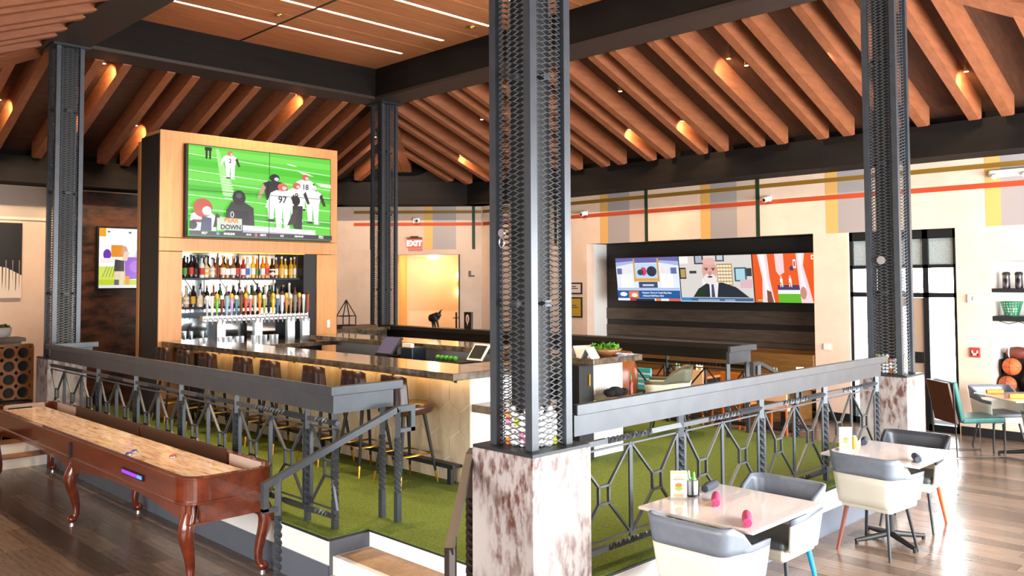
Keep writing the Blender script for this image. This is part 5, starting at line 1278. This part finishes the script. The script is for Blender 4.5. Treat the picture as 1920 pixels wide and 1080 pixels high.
# four-in-a-row lawn game on the landing
t = thing('four_in_a_row_game', 'giant wooden four-in-a-row game with round holes on the landing', 'lawn game', (3.2, 13.5, .4))
gw = mat('honey_game_board', '#9a6230', .45, 0, noise=(5, '#7f4d22', .3, .7)); GY = 13.5
gx0, gx1, gz0, gz1 = 2.45, 3.72, .62, 1.36
nx_, nz_ = 7, 4
cw_, chh = (gx1-gx0)/nx_, (gz1-gz0)/nz_
b = MB()
for i in range(nx_):
    for j in range(nz_):
        cx, cz = gx0+(i+.5)*cw_, gz0+(j+.5)*chh; n = 16; r = .073
        sq = []; ci = []
        for k in range(n):
            a = 2*PI*k/n+PI/n; dx, dz = math.cos(a), math.sin(a); m_ = max(abs(dx)/(cw_/2), abs(dz)/(chh/2)); sq.append((cx+dx/m_, GY, cz+dz/m_)); ci.append((cx+r*dx, GY, cz+r*dz))
        for k in range(n):
            l = (k+1) % n; b.add([sq[k], sq[l], ci[l], ci[k]], [(0, 1, 2, 3)]); b.add([ci[k], ci[l], (ci[l][0], GY+.09, ci[l][2]), (ci[k][0], GY+.09, ci[k][2])], [(0, 1, 2, 3)])
part(b, 'pierced_board', gw, t)
part(MB().box(gx0, gx1, GY+.09, GY+.11, gz0, gz1), 'back_board', mat('dark_game_back', '#141a22', .6), t)
part(MB().box(gx0-.03, gx1+.03, GY-.01, GY+.12, gz1, gz1+.03), 'top_board', gw, t); part(MB().box(gx1, gx1+.04, GY-.01, GY+.12, .4, gz1), 'side_leg', gw, t); part(MB().box(gx0-.04, gx0, GY-.01, GY+.12, .4, gz1), 'side_leg', gw, t)
part(MB().box(gx0, gx1, GY-.1, GY+.2, .40, .60), 'base_box', black, t)
pt = thing('planter', 'white bowl planter with low greenery beside the painting', 'planter', (3.74, 15.2, 1.36))
part(MB().lathe([(.08, 0), (.15, .03), (.17, .16), (.15, .16)], 18, (3.74, 15.2, 1.40)), 'bowl', white, pt)
gb = MB()
for i in range(50):
    a = rn.random()*6.28; r = .14*math.sqrt(rn.random()); c = Vector((3.74+r*math.cos(a), 15.2+r*math.sin(a), 1.56+.03*rn.random())); d = Vector((rn.uniform(-1, 1), rn.uniform(-1, 1), 1)).normalized()*.035; n_ = Vector((rn.uniform(-1, 1), rn.uniform(-1, 1), 0)).normalized()*.02
    gb.add([c-d, c+n_, c+d, c-n_], [(0, 1, 2), (0, 2, 3)])
o = part(gb, 'foliage', mat('dark_sprigs', '#4d6a1e', .6), pt); o['kind'] = 'stuff'
box_thing('planter_stand', 'dark plinth carrying the white planter on the landing', 'stand', MB().box(3.45, 4.0, 15.0, 15.4, .4, 1.34).box(3.4, 4.05, 14.95, 15.45, 1.34, 1.40), mat('grey_plinth', '#8d8276', .6), .004)
# ---- diagonal wall things
def dthing(name, label, cat, tt, z, kind=None): a = DG(tt, 0); return thing(name, label, cat, (a[0], a[1], z))
ex = dthing('exit_sign', 'red lit EXIT sign above the corridor opening', 'sign', 1.5, 3.03)
part(dprism(MB(), 1.38, 1.70, .03, .09, 3.03, 3.23), 'lit_face', mat('exit_red', '#e8402c', .4, emit=1.1), ex)
part(dprism(MB(), 1.37, 1.71, .02, .10, 3.23, 3.275), 'housing', mat('brown_housing', '#5a4038', .5), ex)
part(dprism(MB(), 1.45, 1.63, .0, .12, 3.275, 3.30), 'mount', black, ex)
vs, fs = textmesh('EXIT', .17, .006); a = DG(1.54, .0915); uu = Vector((q, -q, 0))
mbt = MB().add([Vector((a[0], a[1], 3.13))+uu*v[0]+Vector((0, 0, v[1])) for v in vs], fs); part(mbt, 'letters', mat('exit_white', '#fff4ec', .4, emit=2.2), ex)
dc = dthing('dome_camera', 'white dome camera on the plaid band above the EXIT sign', 'camera', 1.5, 3.6)
a = DG(1.5, .06); part(dprism(MB(), 1.42, 1.58, .0, .06, 3.60, 3.74), 'base', white, dc, bevel=.02); part(MB().ball((a[0], a[1], 3.67), .06, 12), 'dome', mat('camera_white', '#cfc6c0', .3), dc); a = DG(1.49, .11); part(MB().ball((a[0], a[1], 3.66), .028, 10), 'lens', black, dc)
sn = dthing('wall_sconce', 'twin globe brass sconce on the corridor wall', 'sconce', .9, 2.0)
def cpt(tt, d, z): a = DG(tt, d); return (a[0], a[1], z)
part(MB().tube([cpt(.62, -1.64, 2.2), cpt(.62, -1.56, 2.2)], .07, 14), 'backplate', brass, sn)
part(MB().tube([cpt(.62, -1.56, 2.0), cpt(.62, -1.56, 2.4)], .012, 8), 'stem', brass, sn)
for z in (1.99, 2.41): part(MB().ball(cpt(.62, -1.56, z), .075, 14), 'globe', mat('sconce_globe', '#ffe0a0', .3, emit=4), sn)
hd = dthing('door_pull', 'black vertical pull bar at the corridor opening', 'handle', .6, 1.3); part(MB().bar(cpt(.58, .05, .9), cpt(.58, .05, 1.55), .03).bar(cpt(.50, .05, 1.42), cpt(.66, .05, 1.42), .02).bar(cpt(.58, -.0, 1.1), cpt(.58, .05, 1.1), .02), 'pull_bar', black, hd)
rs = dthing('room_sign', 'small grey seat symbol plate beside the corridor', 'sign', .3, 2.4); part(dprism(MB(), .24, .30, .002, .008, 2.36, 2.50), 'symbol_back', mat('grey_symbol', '#5a524c', .5), rs); part(dprism(MB(), .16, .24, .002, .008, 2.36, 2.40), 'symbol_seat', mat('grey_symbol', '#5a524c', .5), rs)

# ================================================================== DINING AREA BEYOND THE BAR
bn = thing('banquette', 'amber wood banquette with teal cushions under the far screens', 'bench', (13.1, 8.8, 0))
part(MB().box(12.85, 13.34, 6.5, 11.2, 0, .45), 'seat_box', boardo, bn); part(MB().box(13.28, 13.34, 6.44, 11.26, .45, 1.02), 'back_panel', boardo, bn)
part(MB().box(12.83, 13.28, 6.52, 11.18, .45, .53), 'seat_cushion', mat('grey_cushion', '#4a4d50', .7), bn, bevel=.02)
orm = mat('orange_laminate', '#d07428', .3)
for i, (x, y, lb) in enumerate(((11.85, 7.9, 'orange topped table behind the far railing, left of its handrail'), (12.15, 6.35, 'orange topped table under the rightmost screen'))):
    t = thing('cafe_table', lb, 'table', (x, y, 0)); link(MB().box(-.42, .42, -.6, .6, .72, .76).mesh('table_top', orm), 'table_top', t, bevel=.006); link(MB().box(-.05, .05, -.05, .05, .03, .72).mesh('column', black), 'column', t); link(MB().box(-.3, .3, -.3, .3, 0, .03).mesh('base', black), 'base', t)
    menu_card(x-.1, y-.3, ('ivory menu card on the orange table behind the railing', 'ivory menu card on the orange table under the rightmost screen')[i], z=.76, rz=R(-50))
    dup(cup, (x-.2, y+.05, .76), 0, ('silver condiment cup on the orange table behind the railing', 'silver condiment cup on the orange table under the rightmost screen')[i])
wht = mat('aqua_stripe_vinyl', '#3fb6c0', .4)
def side_chair(x, y, rz, label, back, frame_m, stripes=None):
    t = thing('side_chair', label, 'chair', (x, y, 0), rz)
    link(MB().box(-.2, .22, -.21, .21, .43, .47).mesh('seat', back), 'seat', t, bevel=.012)
    link(MB().box(-.23, -.19, -.21, .21, .56, .90).mesh('backrest', back), 'backrest', t, bevel=.012)
    if stripes:
        for z in (.64, .72, .80): link(MB().box(-.234, -.23, -.205, .205, z, z+.025).mesh('white_stripe', white), 'white_stripe', t)
    for sx in (-1, 1):
        for sy in (-1, 1): link(MB().bar((sx*.19, sy*.19, 0 if 1 else 0), (sx*.2 if sx > 0 else -.21, sy*.19, .44 if sx > 0 else .88), .022).mesh('leg', frame_m), 'leg', t)
    return t
side_chair(11.0, 8.05, 0, 'aqua striped chair seen through the far railing', wht, black, True)
side_chair(11.25, 7.35, .2, 'tan backed chair with orange legs beyond the far railing', mat('tan_back', '#d9a878', .5), orm)
side_chair(11.35, 6.62, -.1, 'orange backed chair beside the pale handrail beyond the bar', orm, mat('orange_frame', '#d9641e', .4))
side_chair(11.2, 5.95, .1, 'tan backed chair with orange frame under the rightmost screen', mat('tan_back', '#d9a878', .5), mat('orange_frame', '#d9641e', .4))
tub_chair('olive grey tub chair between the bar end and the far railing', 8.62, 6.0, R(120), '#2a2c30', mat('olive_vinyl', '#6f705e', .5)).location.z = PZ+.003
bp = thing('copper_barrel_chair', 'copper brown barrel chair behind the white bar end', 'chair', (8.22, 6.55, PZ))
part(MB().lathe([(.22, .35), (.3, .5), (.31, .75), (.24, .98), (.2, .98), (.26, .75), (.24, .5)], 20, (8.22, 6.55, PZ)), 'shell', mat('copper_leather', '#8a4a22', .3), bp); part(MB().lathe([(.2, .0), (.03, .02), (.03, .35)], 16, (8.22, 6.55, PZ)), 'pedestal', black, bp)

# ================================================================== RAFTER SPOTLIGHTS
bronze = mat('bronze_fixture', '#b8934e', .3, .8)
lampm = mat('warm_lamp_face', '#ffd9a0', .4, emit=12)
def spot(x, y, z, label, aim, power, size=70, blend=.5, col=(1, .66, .34)):
    t = thing('spotlight', label, 'light', (x, y, z), group='rafter spotlights')
    link(MB().tube([(0, 0, .24), (0, 0, .08)], .010, 8).mesh('stem', bronze), 'stem', t)
    link(MB().lathe([(.024, .10), (.03, .09), (.03, .0)], 14).mesh('can', bronze), 'can', t)
    link(MB().lathe([(.027, -.003), (.027, .002)], 14).mesh('lamp_face', lampm), 'lamp_face', t)
    l = bpy.data.lights.new('spot_beam', 'SPOT'); l.energy = power; l.color = col; l.spot_size = R(size); l.spot_blend = blend; l.shadow_soft_size = .03
    o = bpy.data.objects.new('spot_beam', l); COL.objects.link(o); o.parent = t; o.location = (0, 0, -.03)
    o.rotation_euler = Vector(aim).to_track_quat('-Z', 'Y').to_euler()
    return t
for i, (x, y, z) in enumerate(((11.66, 8.88, 4.84), (11.66, 7.81, 4.84), (11.60, 3.52, 4.87), (11.6, 13.17, 4.86), (10.42, 6.20, 5.33))):
    spot(x, y, z, 'bronze rafter spotlight, %s of the row over the far dining area' % ORD[i], (.42, .20 if i < 4 else .30, -.14), 45 if i < 4 else 30, 80)
for i, (x, y, z) in enumerate(((4.62, 13.40, 5.57), (4.62, 14.85, 5.0), (3.55, 14.7, 5.06), (5.70, 14.95, 4.97), (7.84, 13.35, 5.58))):
    spot(x, y, z, 'bronze rafter spotlight, %s of the row behind the video wall' % ORD[i], (.24, .38, -.15), 55, 75)
# wall washers tucked beside the far rafters
for i, y in enumerate((4.85, 6.0, 8.2, 10.3, 11.4)):
    spot(10.55, y, 5.22, 'bronze wall washer, %s from the door side over the far dining area' % ORD[i], (2.8, 0, -2.2), 95, 62, .7, (1, .74, .54))
for i, x in enumerate((2.1, 3.2, 4.35, 6.05)):  # made-up fill spots, added to brighten the left wall
    spot(x, 14.9, 4.82, 'added bronze fill spot, %s along the left wall from the side window' % ORD[i], (0, 1.7, -1.9), 120 if i < 3 else 90, 70, .7, (1, .74, .54))
spot(10.0, 13.95, 5.15, 'added bronze fill spot aimed at the EXIT wall', (2, 1.9, -1.9), 280, 75, .7, (1, .76, .56))  # fill spot added to lift the brightness of the angled wall
# downlights on the ring beams washing the bar and the turf
for i, (x, y) in enumerate(((4.35, 6.4), (4.35, 8.2), (4.35, 10.2), (6.2, 11.0), (8.6, 9.5), (8.6, 6.5), (6.2, 6.4))):
    t = thing('downlight', 'small bronze downlight over the bar, %s from the corner steps' % ORD[i], 'light', (x, y, CZ-.06), group='bar downlights')
    link(MB().lathe([(.05, .03), (.06, .0), (.045, .0), (.04, .028)], 16).mesh('trim_ring', bronze), 'trim_ring', t)
    l = bpy.data.lights.new('spot_beam', 'SPOT'); l.energy = 330; l.color = (1, .74, .44); l.spot_size = R(80); l.spot_blend = .6; l.shadow_soft_size = .06
    o = bpy.data.objects.new('spot_beam', l); COL.objects.link(o); o.parent = t; o.location = (0, 0, -.02); o.rotation_euler = (0, 0, 0)
# corridor ceiling lamp
a = DG(1.2, -.95)
t = thing('corridor_lamp', 'warm flush lamp in the corridor ceiling', 'light', (a[0], a[1], 2.80)); link(MB().lathe([(.14, .075), (.15, .03), (.13, .0)], 18).mesh('shade', mat('corridor_shade', '#ffe2b0', .4, emit=3)), 'shade', t)
l = bpy.data.lights.new('corridor_glow', 'POINT'); l.energy = 15; l.color = (1, .74, .42); l.shadow_soft_size = .12; o = bpy.data.objects.new('corridor_glow', l); COL.objects.link(o); o.parent = t; o.location = (0, 0, -.14)
